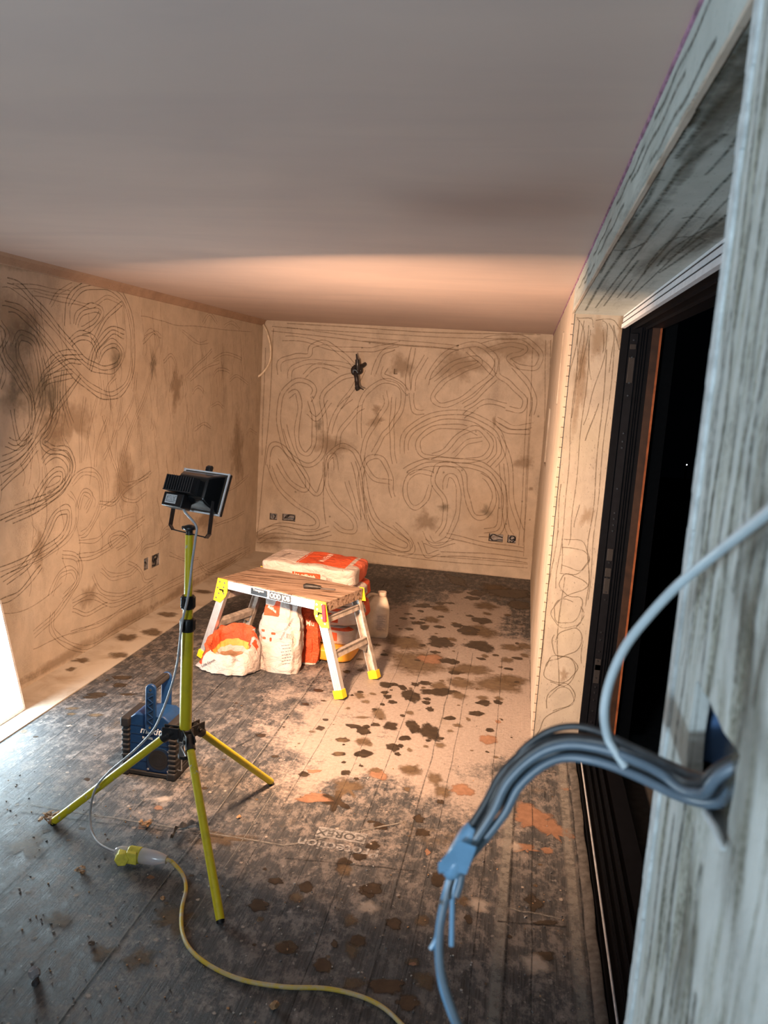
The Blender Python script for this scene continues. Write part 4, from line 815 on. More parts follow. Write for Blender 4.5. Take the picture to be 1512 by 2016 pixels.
# ================================================================== STEP PLATFORM
PC = Vector((-1.325, 4.515, 0)); pang = math.radians(-19.5); PR = Matrix.Rotation(pang, 3, 'Z')
def pp(u, v, z): return PC + PR @ Vector((u, v, z))
bench = thing('step_platform', PC, 'plaster-splashed aluminium hop-up work platform with yellow feet', 'work platform')
LU, LV, TZ = .79, .405, .545
m = MB(); m.box(pp(0, 0, TZ - .004), (LU, LV - .004, .012), PR)
m.build('deck', MAT['board'], bench, bevel=.002)
for s_ in (-1, 1):
    m = MB(); m.box(pp(0, s_ * (LV / 2 - .006), TZ - .030), (LU - .02, .012, .050), PR)
    for dz in (-.016, -.030, -.044): m.box(pp(0, s_ * (LV / 2 + .001), TZ + dz), (LU - .02, .003, .004), PR)
    m.build('side_rail', MAT['alu'], bench)
    MB().box(pp(s_ * (LU / 2 - .008), 0, TZ - .032), (.016, LV - .02, .056), PR).build('end_rail', MAT['board'], bench, bevel=.002)
for su in (-1, 1):
    for sv in (-1, 1):
        top = pp(su * (LU / 2 - .035), sv * (LV / 2 - .014), TZ - .07); ft = pp(su * (LU / 2 + .118), sv * (LV / 2 - .010), .03)
        d = (ft - top); L_ = d.length; d.normalize(); vv = PR @ Vector((0, 1, 0)); uu = vv.cross(d).normalized(); R3 = Matrix((uu, vv, d)).transposed(); c_ = (top + ft) / 2
        m = MB(); m.box(c_ + vv * sv * .010, (.052, .005, L_), R3); m.box(c_ + uu * .024 - vv * sv * .004, (.004, .030, L_), R3); m.box(c_ - uu * .024 - vv * sv * .004, (.004, .030, L_), R3)
        for k in (-.012, 0, .012): m.box(c_ + uu * k + vv * sv * .0135, (.004, .0025, L_), R3)
        leg = m.build('leg', MAT['alu'] if sv < 0 else MAT['alud'], bench)
        m = MB(); fc = ft + d * .004; m.prism([(-.031, -.022), (.031, -.022), (.029, .024), (-.029, .024)], fc + d * .022, uu, vv, -d, .050)
        for k in range(6): m.box(fc - d * .003 + uu * (-.025 + k * .010) - vv * .023, (.004, .003, .046), R3)
        m.build('rubber_foot', MAT['yellow'], leg, bevel=.002)
        # yellow hinge plate
        m = MB(); y_ = sv * (LV / 2 + .003)
        q = [(-.045, .0), (.045, .0), (.045, -.055), (.010, -.060), (-.0, -.07)]
        if sv > 0: poly = [(su * (LU / 2 - .03), TZ + .004), (su * (LU / 2 + .002), TZ + .004), (su * (LU / 2 + .008), TZ - .03), (su * (LU / 2 + .02), TZ - .075), (su * (LU / 2 - .02), TZ - .08)]
        else: poly = [(su * (LU / 2 - .072), TZ + .004), (su * (LU / 2 + .002), TZ + .004), (su * (LU / 2 + .020), TZ - .075), (su * (LU / 2 + .034), TZ - .142), (su * (LU / 2 - .020), TZ - .150), (su * (LU / 2 - .062), TZ - .105), (su * (LU / 2 - .074), TZ - .075)]
        m.prism([(p[0], p[1]) for p in poly], PC + PR @ Vector((0, y_, 0)), PR @ Vector((1, 0, 0)), UP, PR @ Vector((0, sv, 0)), .005)
        hp_ = m.build('hinge_plate', MAT['yellow'], bench, bevel=.001)
        if sv < 0:
            for (du, dz) in ((-.055, -.018), (-.018, -.016), (-.05, -.045), (-.050, -.085), (-.012, -.09), (.008, -.12), (-.002, -.055)):
                c2 = pp(su * (LU / 2 + du), -LV / 2 - .008, TZ + dz); MB().tube([c2, c2 + PR @ Vector((0, -.004, 0))], .006, 10).build('rivet', MAT['chrome'], hp_)
            m = MB(); m.box(pp(su * (LU / 2 - .03), -LV / 2 - .0085, TZ - .066), (.034, .003, .008), PR); m.box(pp(su * (LU / 2 - .042), -LV / 2 - .0085, TZ - .072), (.010, .003, .016), PR); m.build('hinge_slot', MAT['hole'], hp_)
m = MB(); c2 = pp(LU / 2 + .001, -LV / 2 - .016, TZ - .058); m.box(c2, (.024, .012, .100), PR @ Matrix.Rotation(-.15, 3, 'Y')); m.build('red_latch', MAT['red'], bench, bevel=.003)
for su in (-1, 1):
    for zt, nm, hh_ in ((TZ - .115, 'top_crossbar', .032), (.235, 'crossbar', .040)):
        uo = LU / 2 - .035 + (TZ - .07 - zt) / (TZ - .10) * .153
        m = MB(); m.box(pp(su * uo, 0, zt), (.030, LV - .05, hh_), PR @ Matrix.Rotation(su * -.25, 3, 'Y')); m.box(pp(su * uo, 0, zt + hh_ / 2), (.036, LV - .05, .004), PR @ Matrix.Rotation(su * -.25, 3, 'Y'))
        m.build(nm, MAT['alud'], bench)
    m = MB(); uo = LU / 2 - .035 + .060
    a_ = pp(su * (uo + .035), LV / 2 - .02, .19); c_ = pp(su * (uo + .03), LV / 2 - .11, .235); d = (c_ - a_).normalized(); vv = Vector(UP).cross(d).normalized()
    m.box((a_ + c_) / 2, ((c_ - a_).length, .004, .05), Matrix((d, vv, d.cross(vv))).transposed()); m.build('gusset', MAT['alud'], bench)
m = MB(); yv = -LV / 2 - .0045
m.box(pp(-.080, yv, TZ - .030), (.12, .001, .038), PR); m.build('black_sticker', MAT['blackplastic'], bench)
m = MB(); text_on(m, 'Youngman', .019, lambda x, y: pp(-.083 + x, yv - .001, TZ - .018 + y), .0006); m.build('maker_lettering', MAT['logo'], bench)
m = MB(); text_on(m, 'ODD JOB', .034, lambda x, y: pp(.075 + x, yv - .001, TZ - .030 + y * 1.25), .0012); m.build('large_lettering', MAT['logo'], bench)
m = MB(); m.box(pp(.075, yv + .0003, TZ - .030), (.155, .001, .044), PR); m.build('grey_sticker', plain('grey_sticker', (.07, .075, .08), .5), bench)
# putty knife on the deck
kn = pp(.185, -.015, TZ + .0035); kd = PR @ Matrix.Rotation(.45, 3, 'Z') @ Vector((1, 0, 0)); ky = Vector(UP).cross(kd)
kt = thing('putty_knife', kn, 'black-handled plaster-crusted knife lying on the work platform', 'knife')
m = MB(); m.tube([kn - kd * .065 + Vector((0, 0, .010)), kn - kd * .05 + Vector((0, 0, .013)), kn - kd * .01 + Vector((0, 0, .013)), kn + kd * .04 + Vector((0, 0, .011))], [.013, .018, .016, .010], 12); m.build('handle', plain('crusted_black_handle', (.018, .016, .015), .5, 0, .5, .4, 60, .6), kt, True)
m = MB(); Rk = Matrix((kd, ky, Vector(UP))).transposed(); m.box(kn + kd * .08 + Vector((0, 0, .006)), (.085, .022, .002), Rk); m.build('blade', MAT['steel'], kt)

# ================================================================== PLASTER BAGS
def supermap(n, dims, e, fn):
    """cube grid -> rounded sack; returns MB in local coordinates"""
    mb = MB(); idx = {}
    def vert(p):
        k = tuple(round(x, 5) for x in p)
        if k in idx: return idx[k]
        q = Vector(p); s_ = (abs(q.x) ** e + abs(q.y) ** e + abs(q.z) ** e) ** (1 / e); q = q / s_
        q = Vector((q.x * dims[0] / 2, q.y * dims[1] / 2, q.z * dims[2] / 2)); mb.v.append(fn(q)); idx[k] = len(mb.v) - 1; return idx[k]
    for axis in range(3):
        for s_ in (-1, 1):
            for i in range(n):
                for j in range(n):
                    quad = []
                    for (di, dj) in ((0, 0), (1, 0), (1, 1), (0, 1)):
                        a_ = -1 + 2 * (i + di) / n; c_ = -1 + 2 * (j + dj) / n; p = [0, 0, 0]; p[axis] = s_; p[(axis + 1) % 3] = a_; p[(axis + 2) % 3] = c_; quad.append(vert(p))
                    mb.f.append(quad if s_ > 0 else quad[::-1]); mb.m.append(0)
    return mb
def wr(q, f, a_, sd): return noise.noise(Vector((q.x * f + sd, q.y * f, q.z * f * 1.3))) * a_
def sackfn(dims, sd, sag=.012, a1=.016):
    def fn(q):
        k = 1 + .0 * q.x; o = Vector((wr(q, 6, a1, sd), wr(q, 6, a1, sd + 9), wr(q, 5, a1, sd + 19)))
        o += Vector((0, wr(q, 22, .004, sd + 3), wr(q, 22, .005, sd + 5)))
        ex_ = abs(q.x) / (dims[0] / 2)
        zc = q.z * (1 - .18 * max(0, ex_ - .7) / .3)
        r = Vector((q.x, q.y, zc)) + o; r.z = max(r.z, -dims[2] / 2); return r
    return fn
def lay(name, pos, rotz, dims, sd, matfn, label, group=None, n=26, e=5):
    fn = sackfn(dims, sd); mb = supermap(n, dims, e, fn)
    o = mb.build(name, matfn, None, True, fixn=False); o.location = Vector(pos) + Vector((0, 0, dims[2] / 2)); o.rotation_euler = (0, 0, rotz)
    tag(o, label, 'plaster bag', group); return o, fn
def sticker(o, name, mat, fn_add):
    m = MB(); fn_add(m); me_o = m.build(name, mat, None); me_o.parent = o; return me_o
def top_bag_mask(a, X):
    top = a.math('GREATER_THAN', X[2], .042)
    m1 = a.math('MULTIPLY', top, a.rbox(X[0], X[1], .075, .02, .165, .34, .02))
    m1 = a.math('MULTIPLY', m1, a.math('GREATER_THAN', X[1], -.155))
    m2 = a.math('MULTIPLY', a.math('LESS_THAN', X[1], -.155), a.rbox(X[0], X[2], .0, -.012, .095, .024, .006))
    m3 = a.math('MULTIPLY', a.math('GREATER_THAN', X[0], .265), a.math('GREATER_THAN', X[1], -.06))
    ln_ = a.math('SUBTRACT', 1, a.box(X[0], -.078, .0025))
    return a.math('MULTIPLY', a.math('MAXIMUM', a.math('MAXIMUM', m1, m2), a.math('MULTIPLY', m3, .9)), ln_)
stack_group = 'plaster bags stacked behind the work platform'
sx, sy, srot = -1.29, 4.975, math.radians(-3)
TB, fnT = lay('plaster_bag', (sx, sy, .475), srot, (.63, .41, .135), 3.1, bag_mat('bag_top_print', top_bag_mask), 'white and orange bag of finish plaster lying flat, topmost of the stack', n=34, e=9)
from mathutils.bvhtree import BVHTree
def press(o, m, dr, off=.0012):
    tr = BVHTree.FromPolygons([v.co.copy() for v in o.data.vertices], [list(p.vertices) for p in o.data.polygons])
    for i, v in enumerate(m.v):
        src = Vector((v.x, -1, v.z)) if dr == 'Y' else Vector((v.x, v.y, 1))
        d = Vector((0, 1, 0)) if dr == 'Y' else Vector((0, 0, -1))
        h = tr.ray_cast(src, d)[0]
        if h is not None: m.v[i] = h - d * off
def bt(o, txt, size, fn, mat='logo', bold=.0008, name='front_lettering', dr='Y'):
    m = MB(); text_on(m, txt, size, fn, bold); press(o, m, dr); t = m.build(name, MAT[mat] if isinstance(mat, str) else mat); t.parent = o; return t
MAT['faint'] = plain('faded_grey_print', (.26, .22, .21), .7)
MAT['cream'] = plain('cream_print', (.82, .66, .58), .6)
bt(TB, 'MultiFinish', .030, lambda x, y: Vector((-.005 + x, -.2115, -.012 + y)), 'cream')
bt(TB, 'MultiFinish', .060, lambda x, y: Vector((.06 - y, .03 + x * .9, .0725)), 'cream', name='panel_lettering', dr='Z')
bt(TB, 'British Gypsum', .036, lambda x, y: Vector((-.215 - y, x * .8, .0735)), 'faint', name='maker_lettering', dr='Z')
def barcode(o, c, ex_, ey_, w_, h_):
    m = MB(); x = -w_ / 2
    while x < w_ / 2:
        k = rr3.uniform(.0008, .003); p = Vector(c) + Vector(ex_) * x
        m.add([p - Vector(ey_) * h_ / 2, p + Vector(ex_) * k - Vector(ey_) * h_ / 2, p + Vector(ex_) * k + Vector(ey_) * h_ / 2, p + Vector(ey_) * h_ / 2], [(0, 1, 2, 3)]); x += k + rr3.uniform(.001, .003)
    press(o, m, 'Y'); b = m.build('barcode', MAT['faint']); b.parent = o; return b
barcode(TB, (.155, -.2125, -.02), EX, UP, .04, .03)
def lower_mask(seed):
    def f(a, X):
        fr = a.math('LESS_THAN', X[1], -.14)
        m1 = a.math('MULTIPLY', fr, a.rbox(X[0], X[2], .04, -.005, .16, .030, .006))
        m2 = a.math('MULTIPLY', fr, a.box(X[2], .048, .008))
        m3 = a.math('MULTIPLY', a.math('GREATER_THAN', X[0], .25), a.box(X[1], .09, .07))
        return a.math('MAXIMUM', a.math('MAXIMUM', m1, m2), m3)
    return f
zs = .092
for k, lb in enumerate(['orange-striped plaster bag resting on the yellow pack, lowest of three under the top one', 'orange-striped plaster bag in the middle of the stack behind the platform', 'plaster bag directly beneath the topmost bag, mostly hidden by the platform deck']):
    B, _ = lay('plaster_bag', (sx + (.02, .035, .03)[k], sy - .01 + .01 * k, zs), srot + (.03, -.03, .02)[k], (.63, .40, .132), 7.7 * (k + 1), bag_mat('bag_side_print', lower_mask(k)), lb, n=26, e=8)
    bt(B, 'MultiFinish', .028, lambda x, y: Vector((.06 + x, -.2085, -.004 + y)), 'cream'); zs += .1275
    fm_ = MB()     # folded valve corner at the right end
    c0 = Vector((.318, -.09, .0)); ringp = [c0 + Vector((.004, math.cos(t) * .085, math.sin(t) * .05)) for t in [j * PI / 8 for j in range(16)]]
    fm_.tube(ringp[:13], .006, 6); v_ = fm_.build('folded_end', bag_mat('bag_fold', lambda a, X: a.box(X[0], 9, .1)), None, True); v_.parent = B
# yellow pack under the stack
def yfn(q): return Vector((q.x + wr(q, 8, .008, 2), q.y + wr(q, 8, .008, 5), max(-.045, q.z + wr(q, 9, .008, 7))))
yp = supermap(16, (.60, .40, .095), 6, yfn); a = N('glossy_yellow_wrap', .3, 0, .5); a.col(a.ramp(a.noise(a.coord(), 6, 4), (.3, (.70, .28, .02)), (.7, (.85, .42, .06)))); a.bump(a.noise(a.coord(), 14, 4), .3, .01)
o = yp.build('yellow_pack', a.m, None, True, fixn=False); o.location = (sx + .03, sy - .085, .047); tag(o, 'shiny yellow plastic-wrapped pack at the bottom of the bag stack', 'pack')

# upright open sack in front of the stack, under the platform edge
def up_mask(a, X):
    fr = a.math('LESS_THAN', X[1], -.0)
    m1 = a.rbox(X[0], X[2], -.065, .385, .062, .050, .016)
    ic = a.math('MAXIMUM', a.rbox(X[0], X[2], -.095, .245, .012, .008, .006), a.rbox(X[0], X[2], -.03, .232, .014, .008, .006))
    ic = a.math('MAXIMUM', ic, a.math('MAXIMUM', a.rbox(X[0], X[2], -.085, .200, .012, .008, .006), a.rbox(X[0], X[2], -.045, .193, .006, .013, .005)))
    return a.math('MULTIPLY', fr, a.math('MAXIMUM', m1, ic))
def upright(name, pos, rot, w0, d0, h, sd, mat, label, lean=0):
    mb = MB(); n, R = 44, 34
    for i in range(R + 1):
        z = i / R
        wz = w0 * (1.02 - .10 * z - .22 * max(0, z - .55)) * (1 - .10 * math.exp(-((z - .0) / .05) ** 2)); dz = d0 * (1.05 - .35 * z - .45 * max(0, z - .6) / .4)
        for k in range(n):
            t = k / n * 2 * PI; e = .55; cx, sy_ = math.cos(t), math.sin(t)
            x = math.copysign(abs(cx) ** e, cx) * wz / 2; y = math.copysign(abs(sy_) ** e, sy_) * dz / 2
            fold = .010 * math.sin(7 * t + 5 * z + sd) * (.3 + z) + .020 * noise.noise(Vector((math.cos(t) * 2 + sd, math.sin(t) * 2, z * 4)))+ .007 * noise.noise(Vector((math.cos(t) * 7 + sd, math.sin(t) * 7, z * 16)))
            l_ = math.hypot(x, y) or 1; x += x / l_ * fold; y += y / l_ * fold
            zz_ = z * h + (.022 * noise.noise(Vector((math.cos(t) * 2.5, math.sin(t) * 2.5, sd))) if i == R else 0)
            mb.v.append(Vector((x + lean * z, y + .03 * z, max(0, zz_))))
    for i in range(R):
        for k in range(n): mb.f.append([i * n + k, i * n + (k + 1) % n, (i + 1) * n + (k + 1) % n, (i + 1) * n + k]); mb.m.append(0)
    mb.f.append(list(range(n))[::-1]); mb.m.append(0)
    # plaster inside, just below the mouth
    o_ = len(mb.v)
    for k in range(n): p = mb.v[(R - 5) * n + k]; mb.v.append(Vector((p.x * .97, p.y * .97, p.z)))
    mb.f.append(list(range(o_, o_ + n))); mb.m.append(1)
    ob = mb.build(name, [mat, MAT['greyplaster']], None, True, fixn=False); ob.location = pos; ob.rotation_euler = (0, 0, rot)
    return tag(ob, label, 'plaster bag')
U = upright('plaster_bag', (-1.372, 4.50, 0), -.12, .265, .15, .445, 1.3, bag_mat('upright_bag_print', up_mask), 'half-empty white bag standing upright beneath the front of the platform', .0)
bt(U, 'MultiFinish', .024, lambda x, y: Vector((-.058 + (x * .97 + y * .24) * .62, -.090, .375 + y * .97 - x * .24)), 'cream', name='panel_lettering')
m = MB()
for r in range(7):
    x = .03 + rr3.uniform(0, .01)
    for k in range(5):
        w_ = rr3.uniform(.006, .014); m.box((x + w_ / 2 + r * .002, -.089 + .002 * r, .17 - r * .019 - (x - .03) * -.3), (w_, .001, .004), Matrix.Rotation(-.3, 3, 'Y')); x += w_ + .004
        if x > .09: break
press(U, m, 'Y'); t_ob = m.build('small_print', MAT['faint']); t_ob.parent = U
barcode(U, (.075, -.087, .235), EX, UP, .030, .028)
bt(U, 'British Gypsum', .022, lambda x, y: Vector((.052 + x * .45 - y, -.091, .27 + x)), 'faint', name='maker_lettering')
U2 = upright('plaster_bag', (-1.235, 4.66, 0), .1, .13, .07, .44, 4.7, bag_mat('standing_orange_print', lambda a, X: a.box(X[2], .2, .19)), 'orange-fronted bag squeezed upright between the white standing bag and the stack', .0)
bt(U2, 'Mu', .045, lambda x, y: Vector((.005 + x, -.052, .26 + y)), 'cream')

# crumpled open bag in front
ob = MB(); n = 64; prof = []
# (radius factor, height, material zone)
T = [(.80, .0, 0), (1.02, .012, 0), (1.04, .04, 0), (1.02, .08, 0), (.98, .12, 0), (.95, .15, 0), (.92, .175, 1), (.88, .195, 1), (.80, .203, 1), (.74, .190, 1), (.70, .160, 1), (.68, .125, 2), (.62, .095, 2), (.50, .075, 2), (.34, .065, 3), (.0, .062, 3)]
for i, (rf, z, zn) in enumerate(T):
    for k in range(n):
        t = k / n * 2 * PI; e = .8; cx, sy_ = math.cos(t), math.sin(t)
        backness = (sy_ + 1) / 2; hz = (.60 + .66 * backness ** 1.2)
        ra_ = .170 + .018 * noise.noise(Vector((cx * 1.6, sy_ * 1.6, 4))); rb_ = .140
        if z < .03 and cx < -.3 and sy_ < .2: ra_ += .045 * (-cx - .3)
        cr = .016 * noise.noise(Vector((cx * 4 + 3, sy_ * 4, i * .35))) + .006 * noise.noise(Vector((cx * 9, sy_ * 9 + 5, i * .8))) + .003 * math.sin(9 * t + i * .7)
        x = math.copysign(abs(cx) ** e, cx) * ra_ * rf; y = math.copysign(abs(sy_) ** e, sy_) * rb_ * rf
        l_ = math.hypot(cx, sy_); x += cx * cr * (.3 + (rf > .1)); y += sy_ * cr * (.3 + (rf > .1))
        zz_ = z * (hz if z > .02 else 1) * 1.0 + (.012 * noise.noise(Vector((cx * 3, sy_ * 3, i * .5 + 9))) if 2 < i < 14 else 0)
        ob.v.append(Vector((x, y, max(zz_, 0.0 if i < 3 else .01))))
for i in range(len(T) - 1):
    for k in range(n):
        ob.f.append([i * n + k, i * n + (k + 1) % n, (i + 1) * n + (k + 1) % n, (i + 1) * n + k]); t = k / n * 2 * PI
        zn = T[i + 1][2]; mi = 0
        if zn == 1:
            mi = 1
            if math.sin(t) < -.05 and i < 8: mi = 0
            if .15 < t < .35 or .75 < t < .85: mi = 0
        if zn == 2: mi = (1 if i < 11 else 2 if i < 12 else 0) if math.sin(t) > -.1 else 0
        if 2 <= i < 8 and math.cos(t) < -.45 and math.sin(t) > -.75: mi = 1
        if zn == 3: mi = 3
        if i == 5 and math.sin(t) > -.2 and math.cos(t) < .6: mi = 1
        ob.m.append(mi)
ob.f.append(list(range(n))[::-1]); ob.m.append(0)
wm = bag_mat('crumpled_white_paper', lambda a, X: a.box(X[0], 9, .1)); om = bag_mat('crumpled_orange_paper', lambda a, X: a.box(X[0], 0, 9))
O = ob.build('plaster_bag', [wm, om, plain('ochre_paper_lining', (.72, .34, .07), .6), MAT['greyplaster']], None, True, fixn=False)
O.location = (-1.655, 4.405, 0); O.rotation_euler = (0, 0, -.1); tag(O, 'crumpled open bag with folded-down orange rim at the platform\'s left foot', 'plaster bag')
bt(O, 'British Gypsum', .022, lambda x, y: Vector((-.085 + x * .62 - y * .7, -.150, .060 + x * .42 + y * .7)), MAT['faint'] if 0 else plain('dark_grey_print', (.12, .12, .13), .7), name='maker_lettering')

# milky jerry can behind the platform
jc = thing('jerry_can', (-.925, 5.34, 0), 'milky white plastic jerry can behind the platform\'s right legs', 'jerry can')
jc.rotation_euler = (0, 0, .25)
def jfn(q):
    z = q.z; s_ = 1 - .55 * max(0, (z - .075)) / .1 if z > .075 else 1
    return Vector((q.x * s_ + (.02 * max(0, z - .075) / .1), q.y * s_, z + .145))
mb = supermap(18, (.17, .13, .30), 9, jfn); o = mb.build('container', MAT['hdpe'], None, True, fixn=False); o.parent = jc
m = MB(); m.tube([(.03, 0, .27), (.03, 0, .30)], .026, 16); m.tube([(.03, 0, .297), (.03, 0, .325)], .031, 16); o = m.build('cap', plain('cream_cap', (.66, .55, .46), .5), None, True); o.parent = jc
m = MB(); m.tube(smooth_pts([(-.075, 0, .21), (-.078, 0, .265), (-.05, 0, .30), (.0, 0, .295)], 5), .013, 10); o = m.build('handle', MAT['hdpe'], None, True); o.parent = jc
m = MB(); m.bx(-.01, .07, -.0665, -.0655, .05, .18); o = m.build('label', plain('cream_label', (.55, .47, .38), .6), None); o.parent = jc
m = MB()
for k in range(14): m.bx(.0, .06 - (k * 7 % 5) * .006, -.0672, -.0666, .06 + k * .008, .063 + k * .008)
o = m.build('label_print', MAT['faint'], None); o.parent = jc
for h in list(jc.children): pass

# ================================================================== SOCKET BOXES, WIRES
def wallbox(name, conv, a0, a1, b0, b1, label, loops):
    c = conv((a0 + a1) / 2, (b0 + b1) / 2, .0); t = thing(name, c, label, 'socket box', 'open back boxes let into the walls')
    m = MB(); L = rect(a0 + .002, a1 - .002, b0 + .002, b1 - .002); hole_sides(m, L, lambda a, b: conv(a, b, .004), lambda a, b: conv(a, b, .040), 0, True); m.build('metal_box', MAT['steel'], t, fixn=False)
    for kind, pts in loops:
        m = MB(); P = smooth_pts([conv(a0 + (a1 - a0) * x, b0 + (b1 - b0) * y, d) for x, y, d in pts], 5)
        m.tube(P, .0035 if kind else .0045, 8); m.build('wire', MAT['black'] if kind == 0 else MAT['cable'], t, True)
    return t
loopA = [(0, [(.1, .25, .03), (.3, .7, .01), (.6, .9, .006), (.9, .8, .008), (.93, .4, .01), (.8, .15, .03)]), (0, [(.1, .3, .03), (.35, .5, .015), (.5, .85, .01), (.7, .85, .03)]), (1, [(.3, .2, .03), (.6, .45, .01), (.85, .3, .03)])]
loopB = [(0, [(.95, .55, .03), (.6, .75, .008), (.25, .9, .006), (.08, .5, .008), (.3, .12, .008), (.7, .25, .01), (.95, .2, .03)])]
loopC = [(1, [(.3, .2, .03), (.25, .7, .01), (.5, .85, .008), (.7, .6, .03)]), (0, [(.5, .15, .02), (.7, .5, .01), (.5, .75, .03)])]
loopD = [(0, [(.95, .3, .03), (.8, .8, .008), (.45, .9, .006), (.25, .6, .008), (.45, .35, .008), (.8, .5, .03)]), (0, [(.3, .1, .03), (.6, .1, .01), (.95, .5, .03)])]
cB = lambda a, b, d=0: cvB(a, b, d); cL = lambda a, b, d=0: cvL(a, b, d)
wallbox('socket_box', cB, *[-2.455, -2.375, .346, .411], 'single metal back box nearest the back wall\'s left corner', loopC)
wallbox('socket_box', cB, -2.322, -2.186, .348, .418, 'double metal back box with looped cables, left end of the back wall', loopA)
wallbox('socket_box', cB, -.258, -.122, .337, .412, 'double back box with a cable loop, right end of the back wall', loopB)
wallbox('socket_box', cB, -.080, .000, .338, .413, 'single back box nearest the back wall\'s right corner', loopD)
wallbox('socket_box', cL, 5.115, 5.19, .352, .44, 'narrow single back box in the left wall, nearer of its pair', loopC)
wallbox('socket_box', cL, 5.235, 5.365, .343, .437, 'wider back box in the left wall, farther of its pair', loopD)
# black cable knot on the back wall
def w(u, v, d=.05): return on(660 + u / 10.8, 670 + v / 10.8, 1, YB - d)
kt = thing('cable_knot', on(705, 730, 1, YB), 'knotted black cable sticking out high on the back wall', 'cable')
m = MB(); m.tube(smooth_pts([on(720, 716, 1, YB + .02), w(590, 540, .03), w(540, 560, .06), w(480, 640, .09), w(400, 700, .10), w(380, 620, .10), w(440, 560, .08), w(520, 600, .07), w(530, 680, .07), w(430, 680, .10), w(450, 780, .12), w(460, 880, .12), w(465, 960, .13), w(490, 1030, .13)], 6), .021, 10); m.build('sleeved_cable', plain('twisted_black_sleeve', (.02, .017, .02), .45, 0, .5, .4, 30), kt, True)
m = MB(); m.tube(smooth_pts([w(480, 620, .09), w(475, 520, .10), w(470, 410, .10)], 4), [.022] * 9, 8); m.tube([w(465, 410, .10), w(448, 290, .10)], [.010, .006], 8); m.build('cable_tail', MAT['black'], kt, True)
m = MB(); m.tube([w(465, 1000, .13), w(495, 1045, .135)], .026, 10); m.tube([w(520, 1010, .13), w(600, 1045, .14)], .006, 6); m.tube([w(470, 990, .13), w(415, 1005, .13)], .005, 6); m.build('taped_end', MAT['rubber'], kt, True)
m = MB(); m.tube(smooth_pts([w(380, 700, .115), w(390, 640, .125), w(440, 640, .125), w(475, 690, .115)], 4), .006, 8); m.build('cable_tie', MAT['cable'], kt, True)
# white wire hanging in the back left corner
m = MB(); m.tube(smooth_pts([on(514, 634, 1, YB - .02), on(524, 650, 1, YB - .05), on(532, 680, 1, YB - .06), on(532, 705, 1, YB - .06), on(526, 722, 1, YB - .07), on(514, 737, 1, YB - .08), on(499, 747, 1, YB - .10)], 6), [.010] * 31 + [.010, .009, .008, .007, .006, .004], 8)
tag(m.build('hanging_wire', plain('cream_wire', (.72, .62, .48), .6), None, True), 'bent cream wire hanging in the far left ceiling corner', 'wire')

# ================================================================== LED PANEL at the left wall
lpn = thing('led_panel', (-2.47, 3.20, .006), 'glowing white square light panel leaning against the left wall', 'light panel')
y0, y1 = 2.895, 3.492; xb, xt, zt = -2.425, -2.555, .572
pu = Vector((xt - xb, 0, zt)).normalized(); pn = Vector((pu.z, 0, -pu.x)); H_ = math.hypot(xt - xb, zt)
def lq(y, h, d): return Vector((xb, y, .007)) + pu * h + pn * d
RL = Matrix((Vector(EY), pu, Vector(EY).cross(pu))).transposed()
m = MB()
for h in (.0075, H_ - .0075): m.box(lq((y0 + y1) / 2, h, .0), (y1 - y0, .015, .012), RL)
for y in (y0 + .0075, y1 - .0075): m.box(lq(y, H_ / 2, .0), (.015, H_, .012), RL)
m.build('frame', plain('white_panel_frame', (.75, .74, .72), .5), lpn)
m = MB(); m.box(lq((y0 + y1) / 2, H_ / 2, -.003), (y1 - y0 - .03, H_ - .03, .004), RL); m.build('diffuser', MAT['led'], lpn)
m = MB(); m.box(lq((y0 + y1) / 2, H_ / 2, -.008), (y1 - y0 - .01, H_ - .01, .004), RL); m.build('back_plate', MAT['steel'], lpn)

# ================================================================== CABLE BUNDLE in the foreground
cbt = thing('cable_bundle', on(1440, 1520, 0, XR), 'bundle of grey cables taped together, drooping out of the broken hole', 'cable bundle')
cl = [(1462, 1478, .580), (1440, 1532, .585), (1400, 1558, .61), (1340, 1545, .655), (1260, 1508, .69), (1180, 1478, .71), (1110, 1470, .72), (1055, 1490, .725), (1005, 1535, .725), (975, 1590, .72), (940, 1640, .715), (908, 1682, .71)]
CL = [on(*p[:2], 1, p[2]) for p in cl]; CL[0] = Vector((XR + .03, .575, CL[0].z)); CL = smooth_pts(CL, 6)
def offs(P, ang, rad, tw):
    out = []; n_ = len(P)
    for i, p in enumerate(P):
        t = (P[min(i + 1, n_ - 1)] - P[max(i - 1, 0)]).normalized(); s1 = t.cross(Vector((0, 1, 0))).normalized(); s2 = s1.cross(t); f = i / n_; a_ = ang + tw * f
        rr_ = rad * (1 if f < .8 else 1 - .3 * (f - .8) / .2); out.append(p + (s1 * math.cos(a_) + s2 * math.sin(a_) * .8) * rr_)
    return out
for k, (a0, rd, tw, mt, r) in enumerate([(-1.4, .0105, 1.5, 'cable', .0044), (-.5, .0100, 2.2, 'cabled', .0045), (.4, .0105, 1.6, 'cabled', .0045), (1.4, .0100, 1.9, 'cabled', .0042), (2.4, .0105, 2.4, 'cabled', .0044), (3.6, .0110, 1.2, 'cable', .0044), (0, .0020, 3, 'cabled', .0050)]):
    m = MB(); m.tube(offs(CL, a0, rd, tw), r, 12); m.build('cable', MAT[mt], cbt, True)
